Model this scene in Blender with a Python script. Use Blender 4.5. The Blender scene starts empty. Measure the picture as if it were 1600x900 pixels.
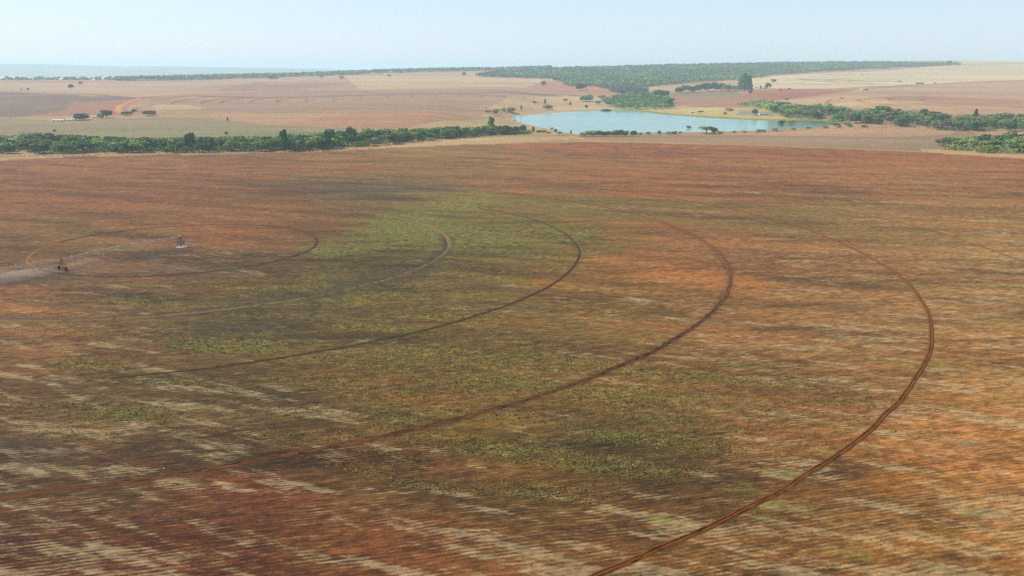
import bpy, math, random
import numpy as np
from mathutils import Matrix, Vector
random.seed(7)
rng = np.random.default_rng(7)
S = bpy.context.scene
C = S.collection

# ---------------------------------------------------------------- camera, sky, sun, exposure
F = 1294.0                      # focal length in photo pixels (1600 wide)
PITCH = math.radians(14.87)
ROLL = math.radians(0.17)
HC = 64.0                       # height of the drone over the field, metres
cp, sp = math.cos(PITCH), math.sin(PITCH)
cr, sr = math.cos(ROLL), math.sin(ROLL)
fwd = Vector((0, cp, -sp)); up0 = Vector((0, sp, cp)); rt0 = Vector((1, 0, 0))
right = rt0 * cr + up0 * sr
up = up0 * cr - rt0 * sr
camd = bpy.data.cameras.new('camera'); cam = bpy.data.objects.new('camera', camd); C.objects.link(cam)
cam.matrix_world = Matrix(((right.x, up.x, -fwd.x, 0), (right.y, up.y, -fwd.y, 0), (right.z, up.z, -fwd.z, HC), (0, 0, 0, 1)))
camd.sensor_width = 36; camd.lens = 36 * F / 1600; camd.clip_start = 0.5; camd.clip_end = 60000
S.camera = cam

SUN = Vector((-0.86, 0.24, 0.98)).normalized()
el = math.asin(SUN.z); az = math.atan2(SUN.x, SUN.y)
w = bpy.data.worlds.new('World'); S.world = w; w.use_nodes = True
nt = w.node_tree; nt.nodes.clear()
sky = nt.nodes.new('ShaderNodeTexSky'); sky.sky_type = 'NISHITA'; sky.sun_disc = False
sky.sun_elevation = el; sky.sun_rotation = az; sky.altitude = 900
sky.air_density = 1.0; sky.dust_density = 1.1; sky.ozone_density = 2.0
bg = nt.nodes.new('ShaderNodeBackground'); bg.inputs['Strength'].default_value = 0.110
out = nt.nodes.new('ShaderNodeOutputWorld')
tint = nt.nodes.new('ShaderNodeMix'); tint.data_type = 'RGBA'; tint.blend_type = 'MULTIPLY'; tint.inputs[0].default_value = 1.0
tint.inputs[7].default_value = (1.01, 1.0, 1.10, 1)
nt.links.new(sky.outputs[0], tint.inputs[6]); veil = nt.nodes.new('ShaderNodeMix'); veil.data_type = 'RGBA'; veil.inputs[0].default_value = 0.55   # flat pale haze colour mixed in to even out the sky
veil.inputs[7].default_value = (4.9, 5.9, 6.7, 1)
nt.links.new(tint.outputs[2], veil.inputs[6]); nt.links.new(veil.outputs[2], bg.inputs[0]); nt.links.new(bg.outputs[0], out.inputs[0])
sl = bpy.data.lights.new('sun', 'SUN'); sl.energy = 4.2; sl.angle = math.radians(0.6); sl.color = (1.0, 0.95, 0.87)
so = bpy.data.objects.new('sun', sl); C.objects.link(so)
so.rotation_euler = SUN.to_track_quat('Z', 'Y').to_euler()
S.view_settings.view_transform = 'Standard'; S.view_settings.look = 'None'
S.view_settings.exposure = 0.46; S.view_settings.gamma = 1; S.view_settings.use_curve_mapping = False
S.cycles.volume_bounces = 1; S.cycles.max_bounces = 6
S.cycles.use_denoising = False; S.cycles.denoiser = 'OPENIMAGEDENOISE'; S.cycles.denoising_input_passes = 'RGB_ALBEDO_NORMAL'
HAZE = 1.12e-4

# ---------------------------------------------------------------- helpers
def lin(c):
    a = np.array(c, float) / 255.0
    return np.where(a <= 0.04045, a / 12.92, ((a + 0.055) / 1.055) ** 2.4)

def h2(ix, iy, seed):
    n = (ix.astype(np.int64) * 374761393 + iy.astype(np.int64) * 668265263 + seed * 1442695041) & 0xFFFFFFFF
    n = ((n ^ (n >> 13)) * 1274126177) & 0xFFFFFFFF
    n = ((n ^ (n >> 16)) * 2246822519) & 0xFFFFFFFF
    return ((n ^ (n >> 15)) & 0xFFFFFF) / float(0xFFFFFF)

def vnoise(x, y, seed=0):
    xi = np.floor(x); yi = np.floor(y); fx = x - xi; fy = y - yi
    fx = fx * fx * fx * (fx * (fx * 6 - 15) + 10); fy = fy * fy * fy * (fy * (fy * 6 - 15) + 10)
    a = h2(xi, yi, seed); b = h2(xi + 1, yi, seed); c = h2(xi, yi + 1, seed); d = h2(xi + 1, yi + 1, seed)
    return (a * (1 - fx) + b * fx) * (1 - fy) + (c * (1 - fx) + d * fx) * fy

def fbm(x, y, seed=0, octs=4, gain=0.5):
    s = 0; a = 1; t = 0
    for o in range(octs):
        cs, sn = math.cos(o * 1.1), math.sin(o * 1.1)
        s = s + a * vnoise(x + 17.3 * o, y - 9.1 * o, seed + o * 31); t += a; a *= gain; x = x * 2.03; y = y * 2.03
    return s / t

def sm(e0, e1, x):
    t = np.clip((x - e0) / (e1 - e0), 0, 1); return t * t * (3 - 2 * t)

def dirn(x, y, deg, L, W):
    """coordinates along / across a heading (degrees clockwise of straight ahead), scaled"""
    a = math.radians(deg); ux, uy = math.sin(a), math.cos(a)
    return (x * ux + y * uy) / L, (-x * uy + y * ux) / W

# ---------------------------------------------------------------- the lie of the land
SL = math.tan(math.radians(1.063))     # the irrigated field falls gently away to the creek
ZL = -22.0                             # lake level
A = [(1, -.0186), (780, -14.5), (900, -15.0), (1050, -12.2), (1250, -8), (1550, -2.3), (1900, 3.6), (2250, 8.9), (2900, 18.5), (3400, 35), (4000, 59), (4800, 103), (5600, 128)]
A2 = [(1, -.0186), (930, -17.3), (1000, -17.2), (1100, -13.5), (1250, -8), (1550, -2.3), (1900, 3.6), (2250, 8.9), (2900, 18.5), (3400, 35), (4000, 59), (4800, 103), (5600, 128)]
A3 = [(1, -.0186), (1060, -19.7), (1200, -19.5), (1350, -17), (1500, -13), (1650, -8), (1950, 0), (2250, 7), (2900, 18.5), (3400, 35), (4000, 59), (4800, 103), (5600, 128)]
B = [(1, -.0186), (1080, -20.0), (1250, -22.3), (1700, -22.3), (1950, -17.6), (2250, -7.5), (2500, 2.7), (2900, 17.0), (3400, 35), (4000, 59), (4800, 103), (5600, 128)]
B2 = [(1, -.0186), (1090, -20.2), (1250, -22.2), (1440, -21.5), (1700, -13), (1950, -5.5), (2250, 3.5), (2900, 18.0), (3400, 35), (4000, 59), (4800, 103), (5600, 128)]
A4 = [(1, -.0186), (1107, -20.5), (1250, -12), (1330, -7.5), (1550, -2.6), (1900, 3.6), (2250, 8.9), (2900, 18.5), (3400, 35), (4000, 59), (4800, 103), (5600, 128)]
COLS = [(0, A), (420, A), (650, A2), (770, A3), (870, B), (1060, B), (1230, B2), (1390, A4), (1600, A4)]
CREST = [(-400, 2800), (0, 2900), (200, 2980), (400, 3260), (600, 3650), (800, 4000), (1000, 4400), (1200, 4700), (1400, 5000), (1600, 5250), (2000, 5400)]
LAKE = None

def base_z(x, y):
    x = np.asarray(x, float); y = np.asarray(y, float)
    th = np.clip(np.arctan2(x, y), -1.1, 1.1)
    col = 800 + 1338 * np.tan(th)
    r = np.where(y > 1, y, 1.0)
    zs = [np.interp(r, [k[0] for k in K], [k[1] for k in K]) for _, K in COLS]
    xs = [c for c, _ in COLS]
    z = np.where(col <= xs[0], zs[0], zs[-1])
    for i in range(len(xs) - 1):
        t = np.clip((col - xs[i]) / (xs[i + 1] - xs[i]), 0, 1); t = t * t * (3 - 2 * t)
        m = (col > xs[i]) & (col <= xs[i + 1])
        z = np.where(m, zs[i] * (1 - t) + zs[i + 1] * t, z)
    z = np.where(y < 1, np.minimum(-SL * y, 12), z)
    z = np.where((y >= 1) & (y < 780), -SL * y, z)
    cr_ = np.interp(col, [c[0] for c in CREST], [c[1] for c in CREST])
    zc = np.interp(cr_, [k[0] for k in A], [k[1] for k in A])
    over = y - cr_
    fall = zc - (over / 14.0) - 0.00003 * over ** 2 * 0
    z = np.where(over > 0, np.maximum(np.minimum(z, fall), -30), z)
    far = sm(1150, 2600, y)
    z = z + far * (fbm(x / 420, y / 420, 5, 3) - 0.5) * 7
    return z

def seg_dist(x, y, P, closed=False):
    """distance to a polyline"""
    d = np.full(np.shape(x), 1e9); n = len(P)
    for i in range(n if closed else n - 1):
        ax, ay = P[i]; bx, by = P[(i + 1) % n]
        dx, dy = bx - ax, by - ay; L = dx * dx + dy * dy + 1e-9
        t = np.clip(((x - ax) * dx + (y - ay) * dy) / L, 0, 1)
        d = np.minimum(d, np.hypot(x - ax - t * dx, y - ay - t * dy))
    return d

def inside(x, y, P):
    r = np.zeros(np.shape(x), bool); n = len(P)
    for i in range(n):
        ax, ay = P[i]; bx, by = P[(i + 1) % n]
        c = ((ay > y) != (by > y)) & (x < (bx - ax) * (y - ay) / (by - ay + 1e-12) + ax)
        r ^= c
    return r

def ray(px, row):
    u = (px - 800) / F; v = (450 - row) / F
    u, v = cr * u - sr * v, sr * u + cr * v
    return u, cp + v * sp, -sp + v * cp

def onplane(px, row, z=None):
    u, y, dz = ray(px, row)
    if z is None: t = HC / (-dz - SL * y)
    else: t = (z - HC) / dz
    return u * t, y * t

LAKE_PX = [(791, 182.5), (805, 181), (819, 180), (844, 178.5), (871, 176), (898, 173.8), (938, 172.6), (970, 172.6), (1000, 174), (1020, 177), (1040, 179), (1070, 181.3), (1100, 183.6), (1130, 185.6), (1160, 187), (1190, 188.2),
           (1216, 188.6), (1250, 188.4), (1285, 188.8), (1302, 190), (1308, 192.5), (1298, 195.5), (1278, 198), (1255, 200.8), (1216, 203.2), (1160, 205), (1100, 206.3), (1040, 207.2), (1000, 207.8), (960, 209), (930, 210.8), (908, 211.4), (890, 208.8), (871, 205),
           (844, 199), (820, 193.8), (800, 187.2)]
LAKE = [onplane(a, b, ZL) for a, b in LAKE_PX]

def tz(x, y):
    x = np.asarray(x, float); y = np.asarray(y, float)
    z = base_z(x, y)
    m = (y > 900) & (y < 2200) & (x > -200) & (x < 900)
    if np.any(m):
        xm, ym = x[m], y[m]
        d = seg_dist(xm, ym, LAKE, True); ins = inside(xm, ym, LAKE)
        zb = z[m]
        t = sm(0, 1, np.clip(d / 45.0, 0, 1))
        zo = (ZL + 0.5) * (1 - t) + np.maximum(zb, ZL + 0.5) * t
        near = ym < 1150
        zi = ZL - np.clip(d * 0.08, 0.15, 3)
        z = z.copy(); z[m] = np.where(ins, zi, zo)
    return z

YS = np.concatenate([np.linspace(60, 1200, 1200), np.geomspace(1201, 20000, 2600)])
def hit(px, row):
    u, y, dz = ray(px, row)
    xs = YS * u / y; zr = HC + YS * dz / y
    t = tz(xs, YS) - zr
    k = np.argmax(t > 0)
    yc_ = float(np.interp(px, [c[0] for c in CREST], [c[1] for c in CREST])) + 350
    if t[k] <= 0 or YS[k] > yc_: return yc_ * u / y, yc_
    if k == 0: return float(xs[0]), float(YS[0])
    a = t[k - 1] / (t[k - 1] - t[k]) if t[k] != t[k - 1] else 0
    yy = YS[k - 1] + a * (YS[k] - YS[k - 1])
    return float(yy * u / y), float(yy)
def Hn(L): return [hit(a, b) for a, b in L]
def zat(x, y): return float(tz(np.array([x]), np.array([y]))[0])

# ---------------------------------------------------------------- object helpers
def tag(o, label=None, cat=None, group=None, kind=None):
    if label: o['label'] = label
    if cat: o['category'] = cat
    if group: o['group'] = group
    if kind: o['kind'] = kind
    return o
def mesh_np(name, V, Fq, mat, parent=None, cols=None, smooth=False):
    me = bpy.data.meshes.new(name)
    V = np.asarray(V, np.float32); Fq = np.asarray(Fq, np.int32)
    n = Fq.shape[1]
    me.vertices.add(len(V)); me.vertices.foreach_set('co', V.ravel())
    me.loops.add(Fq.size); me.loops.foreach_set('vertex_index', Fq.ravel())
    me.polygons.add(len(Fq)); me.polygons.foreach_set('loop_start', np.arange(0, Fq.size, n, dtype=np.int32))
    if smooth: me.polygons.foreach_set('use_smooth', np.ones(len(Fq), bool))
    me.update(calc_edges=True)
    if cols:
        for k, c in cols.items():
            c = np.asarray(c, np.float32)
            if c.ndim == 1:
                at = me.attributes.new(k, 'FLOAT', 'POINT'); at.data.foreach_set('value', c)
            else:
                at = me.attributes.new(k, 'FLOAT_COLOR', 'POINT')
                at.data.foreach_set('color', np.c_[c, np.ones(len(c))].astype(np.float32).ravel())
    me.materials.append(mat)
    o = bpy.data.objects.new(name, me); C.objects.link(o)
    if parent: o.parent = parent
    return o
class MB:
    def __init__(s): s.v = []; s.f = []
    def box(s, c, d, rz=0):
        b = len(s.v); cz, sn = math.cos(rz), math.sin(rz)
        for k in (-1, 1):
            for i, j in ((-1, -1), (1, -1), (1, 1), (-1, 1)):
                x, y = i * d[0] / 2, j * d[1] / 2
                s.v.append((c[0] + x * cz - y * sn, c[1] + x * sn + y * cz, c[2] + k * d[2] / 2))
        for q in ((0, 3, 2, 1), (4, 5, 6, 7), (0, 1, 5, 4), (1, 2, 6, 5), (2, 3, 7, 6), (3, 0, 4, 7)): s.f.append(tuple(b + i for i in q))
    def tube(s, P, r, n=8, r2=None):
        P = [Vector(p) for p in P]; b = len(s.v); m = len(P)
        for i, p in enumerate(P):
            t = (P[min(i + 1, m - 1)] - P[max(i - 1, 0)]).normalized()
            a = t.cross(Vector((0, 0, 1)))
            if a.length < 1e-3: a = Vector((1, 0, 0))
            a.normalize(); c = t.cross(a)
            rr = r if r2 is None else r + (r2 - r) * i / max(1, m - 1)
            for k in range(n):
                an = 2 * math.pi * k / n
                s.v.append(tuple(p + a * math.cos(an) * rr + c * math.sin(an) * rr))
        for i in range(m - 1):
            for k in range(n):
                s.f.append((b + i * n + k, b + i * n + (k + 1) % n, b + (i + 1) * n + (k + 1) % n, b + (i + 1) * n + k))
        s.f.append(tuple(b + k for k in range(n))[::-1]); s.f.append(tuple(b + (m - 1) * n + k for k in range(n)))
    def lathe(s, c, axis, prof, n=20):
        ax = Vector(axis).normalized(); a = ax.orthogonal().normalized(); e = ax.cross(a); b = len(s.v)
        for h, r in prof:
            for k in range(n):
                an = 2 * math.pi * k / n
                s.v.append(tuple(Vector(c) + ax * h + (a * math.cos(an) + e * math.sin(an)) * r))
        for i in range(len(prof) - 1):
            for k in range(n): s.f.append((b + i * n + k, b + i * n + (k + 1) % n, b + (i + 1) * n + (k + 1) % n, b + (i + 1) * n + k))
        s.f.append(tuple(b + k for k in range(n))[::-1]); s.f.append(tuple(b + (len(prof) - 1) * n + k for k in range(n)))
    def poly(s, pts, quads):
        b = len(s.v); s.v += [tuple(p) for p in pts]; s.f += [tuple(b + i for i in q) for q in quads]
    def build(s, name, mat, parent=None):
        me = bpy.data.meshes.new(name); me.from_pydata(s.v, [], s.f); me.update(); me.materials.append(mat)
        o = bpy.data.objects.new(name, me); C.objects.link(o)
        if parent: o.parent = parent
        return o
def empty(name, loc, rz=0):
    o = bpy.data.objects.new(name, None); C.objects.link(o); o.location = loc; o.rotation_euler = (0, 0, rz); o.empty_display_size = .5
    return o

def newmat(name, rough=0.9, spec=0.2):
    m = bpy.data.materials.new(name); m.use_nodes = True
    p = m.node_tree.nodes['Principled BSDF']; p.inputs['Roughness'].default_value = rough
    p.inputs['Specular IOR Level'].default_value = spec
    return m, m.node_tree, p
def N(t, typ, **k):
    n = t.nodes.new(typ)
    for a, b in k.items(): setattr(n, a, b)
    return n
def math_n(t, op, a, b=None, clamp=False):
    n = t.nodes.new('ShaderNodeMath'); n.operation = op; n.use_clamp = clamp
    for i, v in enumerate((a, b)):
        if v is None: continue
        if isinstance(v, (int, float)): n.inputs[i].default_value = v
        else: t.links.new(v, n.inputs[i])
    return n.outputs[0]
def mixc(t, f, a, b, mode='MIX'):
    n = t.nodes.new('ShaderNodeMix'); n.data_type = 'RGBA'; n.blend_type = mode
    for s, v in ((n.inputs[0], f), (n.inputs[6], a), (n.inputs[7], b)):
        if isinstance(v, (int, float)): s.default_value = v
        elif isinstance(v, tuple) or isinstance(v, np.ndarray): s.default_value = (*[float(q) for q in v[:3]], 1)
        else: t.links.new(v, s)
    return n.outputs[2]
def noise_n(t, vec, scale, detail=3, rough=0.55):
    n = t.nodes.new('ShaderNodeTexNoise'); n.inputs['Scale'].default_value = scale; n.inputs['Detail'].default_value = detail
    n.inputs['Roughness'].default_value = rough; t.links.new(vec, n.inputs['Vector']); return n.outputs[0]
def mapr(t, v, a, b, c=0, d=1):
    n = t.nodes.new('ShaderNodeMapRange'); n.interpolation_type = 'SMOOTHSTEP'
    t.links.new(v, n.inputs[0]); n.inputs[1].default_value = a; n.inputs[2].default_value = b; n.inputs[3].default_value = c; n.inputs[4].default_value = d
    return n.outputs[0]
def attr(t, name, fac=True):
    n = t.nodes.new('ShaderNodeAttribute'); n.attribute_name = name
    return n.outputs['Fac'] if fac else n.outputs['Color']
def mapping(t, vec, scale, rot=0):
    n = t.nodes.new('ShaderNodeMapping'); n.vector_type = 'TEXTURE'
    n.inputs['Rotation'].default_value = (0, 0, rot); n.inputs['Scale'].default_value = scale
    t.links.new(vec, n.inputs['Vector']); return n.outputs[0]

def plain(name, rgb, rough=0.7, metal=0.0, var=0.15, scale=3.0, spec=0.3):
    m, t, p = newmat(name, rough, spec); p.inputs['Metallic'].default_value = metal
    co = t.nodes.new('ShaderNodeTexCoord').outputs['Object']
    n = noise_n(t, co, scale, 4)
    c = lin(rgb)
    col = mixc(t, n, c * (1 - var), np.clip(c * (1 + var), 0, 1))
    t.links.new(col, p.inputs['Base Color']); return m

KEXP = 1.9     # how much brighter a sunlit surface shows in the picture than its own colour

PC = (-2.0904 * HC, 5.117 * HC)
# ---------------------------------------------------------------- ground colours (real soil, straw and weed colours by place)
def obs(c): return lin(c) / KEXP * np.array([1.03, 1.0, .50])
PAL = [  # px, row, soil colour, green cover, straw cover
 (50, 880, (88, 46, 32), .05, .46), (300, 860, (96, 50, 34), .08, .44), (600, 870, (108, 64, 42), .08, .48), (900, 880, (118, 74, 46), .10, .46), (1200, 880, (132, 86, 54), .12, .45), (1500, 870, (140, 94, 60), .14, .50),
 (50, 800, (90, 54, 40), .06, .46), (1400, 800, (158, 104, 62), .14, .42), (1560, 780, (164, 110, 70), .10, .50),
 (50, 710, (84, 58, 44), .12, .44), (200, 720, (88, 58, 44), .14, .40), (400, 760, (98, 54, 38), .10, .38), (400, 670, (92, 68, 48), .28, .38), (600, 740, (108, 72, 46), .28, .30), (850, 740, (112, 78, 46), .35, .34), (1080, 760, (112, 76, 48), .22, .40), (1250, 700, (128, 84, 52), .14, .46), (1560, 700, (162, 108, 72), .08, .48),
 (50, 640, (90, 66, 50), .16, .44), (200, 620, (90, 72, 52), .32, .36), (400, 590, (84, 68, 46), .56, .26), (620, 600, (92, 72, 46), .60, .26), (800, 620, (98, 76, 46), .55, .28), (1000, 660, (96, 72, 46), .52, .26), (1000, 560, (108, 78, 50), .34, .40), (1200, 580, (122, 84, 56), .22, .44), (1380, 560, (142, 96, 62), .16, .46), (1520, 560, (160, 108, 70), .14, .46),
 (60, 550, (112, 78, 60), .14, .42), (200, 540, (92, 70, 52), .40, .30), (380, 520, (80, 66, 50), .64, .18), (600, 520, (92, 76, 52), .62, .22), (800, 520, (96, 76, 50), .52, .28), (980, 480, (104, 80, 52), .36, .38), (1150, 510, (140, 94, 62), .12, .40), (1300, 480, (144, 98, 68), .08, .40), (1540, 470, (160, 114, 80), .10, .42),
 (40, 470, (118, 82, 62), .14, .34), (150, 470, (106, 78, 58), .28, .30), (300, 455, (92, 72, 50), .52, .18), (450, 470, (76, 62, 50), .45, .16), (560, 435, (84, 72, 50), .62, .16), (650, 450, (82, 66, 48), .5, .2), (780, 440, (98, 80, 50), .55, .22), (900, 430, (112, 84, 52), .42, .26), (1000, 410, (154, 100, 64), .12, .24), (1090, 420, (162, 106, 72), .08, .28), (1230, 400, (146, 100, 74), .10, .36), (1400, 400, (150, 106, 78), .12, .40), (1560, 400, (158, 118, 86), .10, .44),
 (60, 400, (128, 92, 68), .20, .24), (180, 405, (130, 92, 68), .14, .30), (300, 410, (116, 82, 64), .10, .40), (400, 400, (104, 76, 58), .14, .34), (440, 375, (126, 86, 62), .12, .2), (560, 380, (106, 98, 58), .82, .12), (650, 350, (108, 100, 60), .84, .1), (760, 365, (102, 94, 58), .74, .16), (840, 350, (108, 94, 58), .6, .2), (950, 360, (130, 96, 62), .30, .24), (860, 390, (104, 88, 56), .6, .2), (1080, 370, (148, 100, 74), .10, .28),
 (60, 360, (128, 94, 68), .34, .20), (200, 350, (134, 92, 68), .22, .22), (380, 360, (146, 94, 68), .08, .22), (420, 335, (132, 90, 68), .16, .22), (500, 340, (122, 90, 66), .30, .2), (560, 325, (112, 84, 66), .28, .2), (700, 330, (112, 98, 68), .56, .2), (730, 305, (116, 108, 70), .62, .18), (860, 320, (114, 98, 68), .42, .24), (1000, 320, (122, 98, 72), .28, .28), (1200, 340, (126, 100, 76), .24, .36), (1400, 345, (140, 108, 82), .16, .42), (1560, 340, (148, 112, 84), .12, .42),
 (60, 310, (138, 90, 70), .04, .22), (250, 310, (138, 90, 70), .05, .24), (400, 300, (122, 88, 74), .05, .24), (560, 292, (104, 88, 78), .08, .24), (660, 275, (124, 98, 82), .06, .24), (800, 290, (142, 100, 80), .10, .24), (1000, 290, (150, 100, 78), .08, .24), (1200, 290, (148, 100, 78), .08, .30), (1500, 290, (154, 108, 82), .08, .34),
 (60, 270, (146, 98, 80), .03, .16), (300, 262, (148, 98, 78), .03, .18), (520, 262, (142, 100, 78), .05, .16), (660, 245, (142, 110, 82), .10, .16), (800, 252, (146, 108, 80), .08, .14), (1000, 255, (154, 106, 80), .04, .18), (1250, 262, (156, 106, 80), .04, .22), (1500, 268, (158, 108, 80), .04, .26),
 (700, 232, (146, 112, 86), .08, .10), (880, 228, (154, 96, 74), .02, .06), (1050, 232, (154, 98, 74), .02, .08), (1300, 243, (156, 100, 74), .02, .10), (1550, 255, (158, 102, 76), .02, .12)]
STRAW = lin((208, 182, 150)) / KEXP * np.array([1, 1, .76]); GREEN = obs((140, 132, 82)); LUSH = obs((128, 136, 78))

def near_field(x, y):
    def tune(p):
        c = np.array(p[2], float)
        if 425 < p[1] < 650 and p[0] < 1100: c = c * np.array([1.17, 1.10, 1.0])
        f_ = min(1, max(0, (450 - p[1]) / 110))
        return obs(c) * (1 - f_ * np.array([0, .13, .36])) * (1 + (1 - f_) * np.array([0, .02, .06]))
    P = np.array([onplane(a, b) for a, b, *_ in PAL]); cols = np.array([tune(p) for p in PAL]); gs = np.array([[p[3] * (.58 if p[1] > 580 else .80 if p[1] > 425 else 1.0), p[4]] for p in PAL])
    # metric: use bearing and log distance so that control points weigh evenly
    def key(x, y): return np.arctan2(x, y) * 2.2, np.log(np.hypot(x, y))*1.7
    # bend the lookup with noise so that no smooth blob outlines survive
    a1, b1 = dirn(x, y, -66, 60, 14)
    xw = x + (fbm(a1, b1, 301, 4) - .5) * np.clip(y * .16, 4, 90)
    yw = y + (fbm(a1 + 9, b1 + 4, 302, 4) - .5) * np.clip(y * .30, 6, 180)
    kx, ky = key(xw, np.maximum(yw, 20)); qx, qy = key(P[:, 0], P[:, 1])
    W = np.zeros(len(x)); CC = np.zeros((len(x), 3)); G = np.zeros((len(x), 2))
    for i in range(len(P)):
        d2 = (kx - qx[i]) ** 2 + (ky - qy[i]) ** 2
        wt = 1 / (d2 + .0016) ** 1.9
        W += wt; CC += wt[:, None] * cols[i]; G += wt[:, None] * gs[i]
    CC /= W[:, None]; G /= W[:, None]
    return CC, G[:, 0], G[:, 1]

FIELD_PX = [(-900, 300), (-300, 266), (0, 251), (100, 245.5), (200, 242.5), (400, 240.3), (520, 236.5), (620, 230.5), (700, 227), (800, 224.3), (850, 222.8), (920, 222), (1000, 223.3), (1150, 227), (1300, 232.2), (1450, 238.4), (1600, 248), (1900, 272), (2600, 330), (2600, 5000), (-900, 5000)]

def build_ground():
    # polar sheet, fine where things are small in view, coarse elsewhere
    th = np.concatenate([np.radians(np.linspace(-180, -38, 60, endpoint=False)), np.radians(np.linspace(-38, 38, 720)), np.radians(np.linspace(38, 180, 61)[1:-1])])
    rows = np.concatenate([np.arange(930, 214, -1.5)])
    rr = []
    for r_ in rows:
        rr.append(onplane(800, r_)[1])
    rr = [6, 20, 40, 60, 75, 85] + [r for r in rr if r > 90]
    rmax = rr[-1]
    far = []
    y = rmax
    while y < 2900:
        y += max(4.0, y * y / 64 / 1294 * 0.62 * 0.55); far.append(y)
    while y < 6000:
        y += 34; far.append(y)
    while y < 24000: y *= 1.05; far.append(y)
    R = np.array(rr + far)
    TH, RR = np.meshgrid(th, R)
    x = (RR * np.sin(TH)).ravel(); y = (RR * np.cos(TH)).ravel()
    z = tz(x, y)
    nT, nR = len(th), len(R)
    i = np.arange(nR - 1)[:, None] * nT; j = np.arange(nT)[None, :]; j2 = (j + 1) % nT
    Fq = np.stack([(i + j), (i + j2), (i + nT + j2), (i + nT + j)], -1).reshape(-1, 4)[:, ::-1]
    V = np.c_[x, y, z]
    # centre cap
    V = np.r_[V, [[0, 0, 0]]]
    capi = len(V) - 1
    cap = np.stack([np.full(nT, capi), (np.arange(nT) + 1) % nT, np.arange(nT), np.arange(nT)], -1)
    x = V[:, 0]; y = V[:, 1]
    # ---- near field
    FIELD = [onplane(a, b) for a, b in FIELD_PX]
    jx = x + (fbm(x / 30, y / 30, 41, 3) - .5) * 6; jy = y + (fbm(x / 40, y / 30, 42, 3) - .5) * 10
    fin = inside(jx, jy, FIELD) | (y < 200)
    col = np.tile(obs((184, 146, 122)), (len(x), 1)); green = np.full(len(x), .05); straw = np.full(len(x), .2)
    cn, gn, sn = near_field(x[fin], y[fin])
    col[fin] = cn
    xf, yf = x[fin], y[fin]
    dist = np.hypot(xf, yf)
    # wind-laid straw in long smears
    a, b = dirn(xf, yf, -64, 12, 2.0); s1 = fbm(a, b, 3, 5, .6)
    a, b = dirn(xf, yf, -72, 46, 5); s2 = fbm(a, b, 4, 5, .6)
    a, b = dirn(xf, yf, 92, 42, 2.4); s3 = fbm(a, b, 7, 4, .6)
    farw = sm(170, 480, dist)
    s = s1 * (1 - farw * .55) + s2 * farw * .55
    s = s * .66 + s3 * .34
    straw[fin] = np.clip((s - .5) * 4.3 + (sn - .42) * 2.2 + .22, 0, 1)
    a, b = dirn(xf, yf, -80, 26, 6); g1 = fbm(a, b, 11, 5, .62)
    a, b = dirn(xf, yf, -80, 90, 30); g2 = fbm(a, b, 12, 4, .6)
    gg = g1 * .6 + g2 * .4
    green[fin] = np.clip((gg - .5) * 4.2 + (gn - .42) * 2.0 + .30, 0, 1) * sm(.02, .2, gn)
    straw[fin] *= 1 - .5 * green[fin]
    # soil brightness: damp dark and dry pale lenses
    a, b = dirn(xf, yf, -70, 70, 12); d1 = fbm(a, b, 21, 5, .6)
    a, b = dirn(xf, yf, 80, 120, 4.5); d2 = fbm(a, b, 22, 4, .6)
    k = 1 + (d1 - .5) * 1.25 + (d2 - .5) * .85
    col[fin] *= 1.07 * np.clip(k, .52, 1.26)[:, None]
    a, b = dirn(xf, yf, -68, 45, 9); rd = fbm(a, b, 23, 4, .6)
    redd = np.clip((rd - .5) * 1.8, -1, 1)[:, None]
    col[fin] *= 1 + redd * np.array([.16, -.06, -.14])
    lum_ = col[fin].mean(1, keepdims=True); col[fin] = col[fin] * .96 + lum_ * .04 * np.array([1.05, .95, .75])
    # vivid green regrowth spots
    lush = np.zeros(len(x))
    for (a_, b_, r_) in [(1185, 766, 5), (1235, 795, 5), (1230, 742, 4), (1030, 812, 3), (1460, 516, 7), (1465, 570, 6), (1420, 572, 7), (1150, 572, 6), (1415, 445, 8), (1340, 700, 3), (1300, 866, 3), (1455, 885, 3), (1520, 640, 4), (1290, 705, 4), (1325, 865, 3), (1185, 808, 3), (1500, 800, 4), (1590, 450, 8)]:
        qx, qy = onplane(a_, b_)
        dx = x - qx; dy = y - qy; c6, s6 = math.cos(math.radians(-20)), math.sin(math.radians(-20))
        e = np.hypot((dx * c6 + dy * s6) / (r_ * 2.2), (-dx * s6 + dy * c6) / (r_ * .8))
        lush = np.maximum(lush, np.clip(1.15 - e, 0, 1) * (fbm(x / 2.5, y / 2.5, 71, 3) * 1.3))
    for (a_, b_, rx_, ry_, k_) in [(555, 378, 46, 40, .5), (650, 345, 60, 60, .5), (480, 395, 30, 18, .4), (830, 385, 26, 20, .45), (720, 305, 50, 45, .4), (900, 318, 50, 40, .3)]:
        qx, qy = onplane(a_, b_)
        e = np.hypot((x - qx) / rx_, (y - qy) / ry_)
        lush = np.maximum(lush, k_ * np.clip(1.3 - e, 0, 1) * (.3 + 1.2 * fbm(x / 14, y / 9, 77, 4, .6)) * (y > 0))
    # soaked ground under the sprinklers and along the second wheel track
    wet = np.zeros(len(x))
    def wetpatch(pts, wd, st):
        nonlocal wet
        P = [onplane(a, b) for a, b in pts]
        d = seg_dist(x, y, P)
        n_ = fbm(x / 22, y / 9, 81, 4, .6)
        wet = np.maximum(wet, st * np.clip(1.25 - d / wd + (n_ - .5) * 1.6, 0, 1) * (y > 0))
    wetpatch([(-60, 452), (40, 437), (110, 424), (200, 405), (285, 388)], 9, .55)
    wetpatch([(120, 428), (220, 420), (330, 424)], 9, .55)
    wetpatch([(380, 476), (470, 466), (560, 446), (640, 424)], 11, .75)
    wetpatch([(330, 520), (460, 508)], 9, .5)
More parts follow.
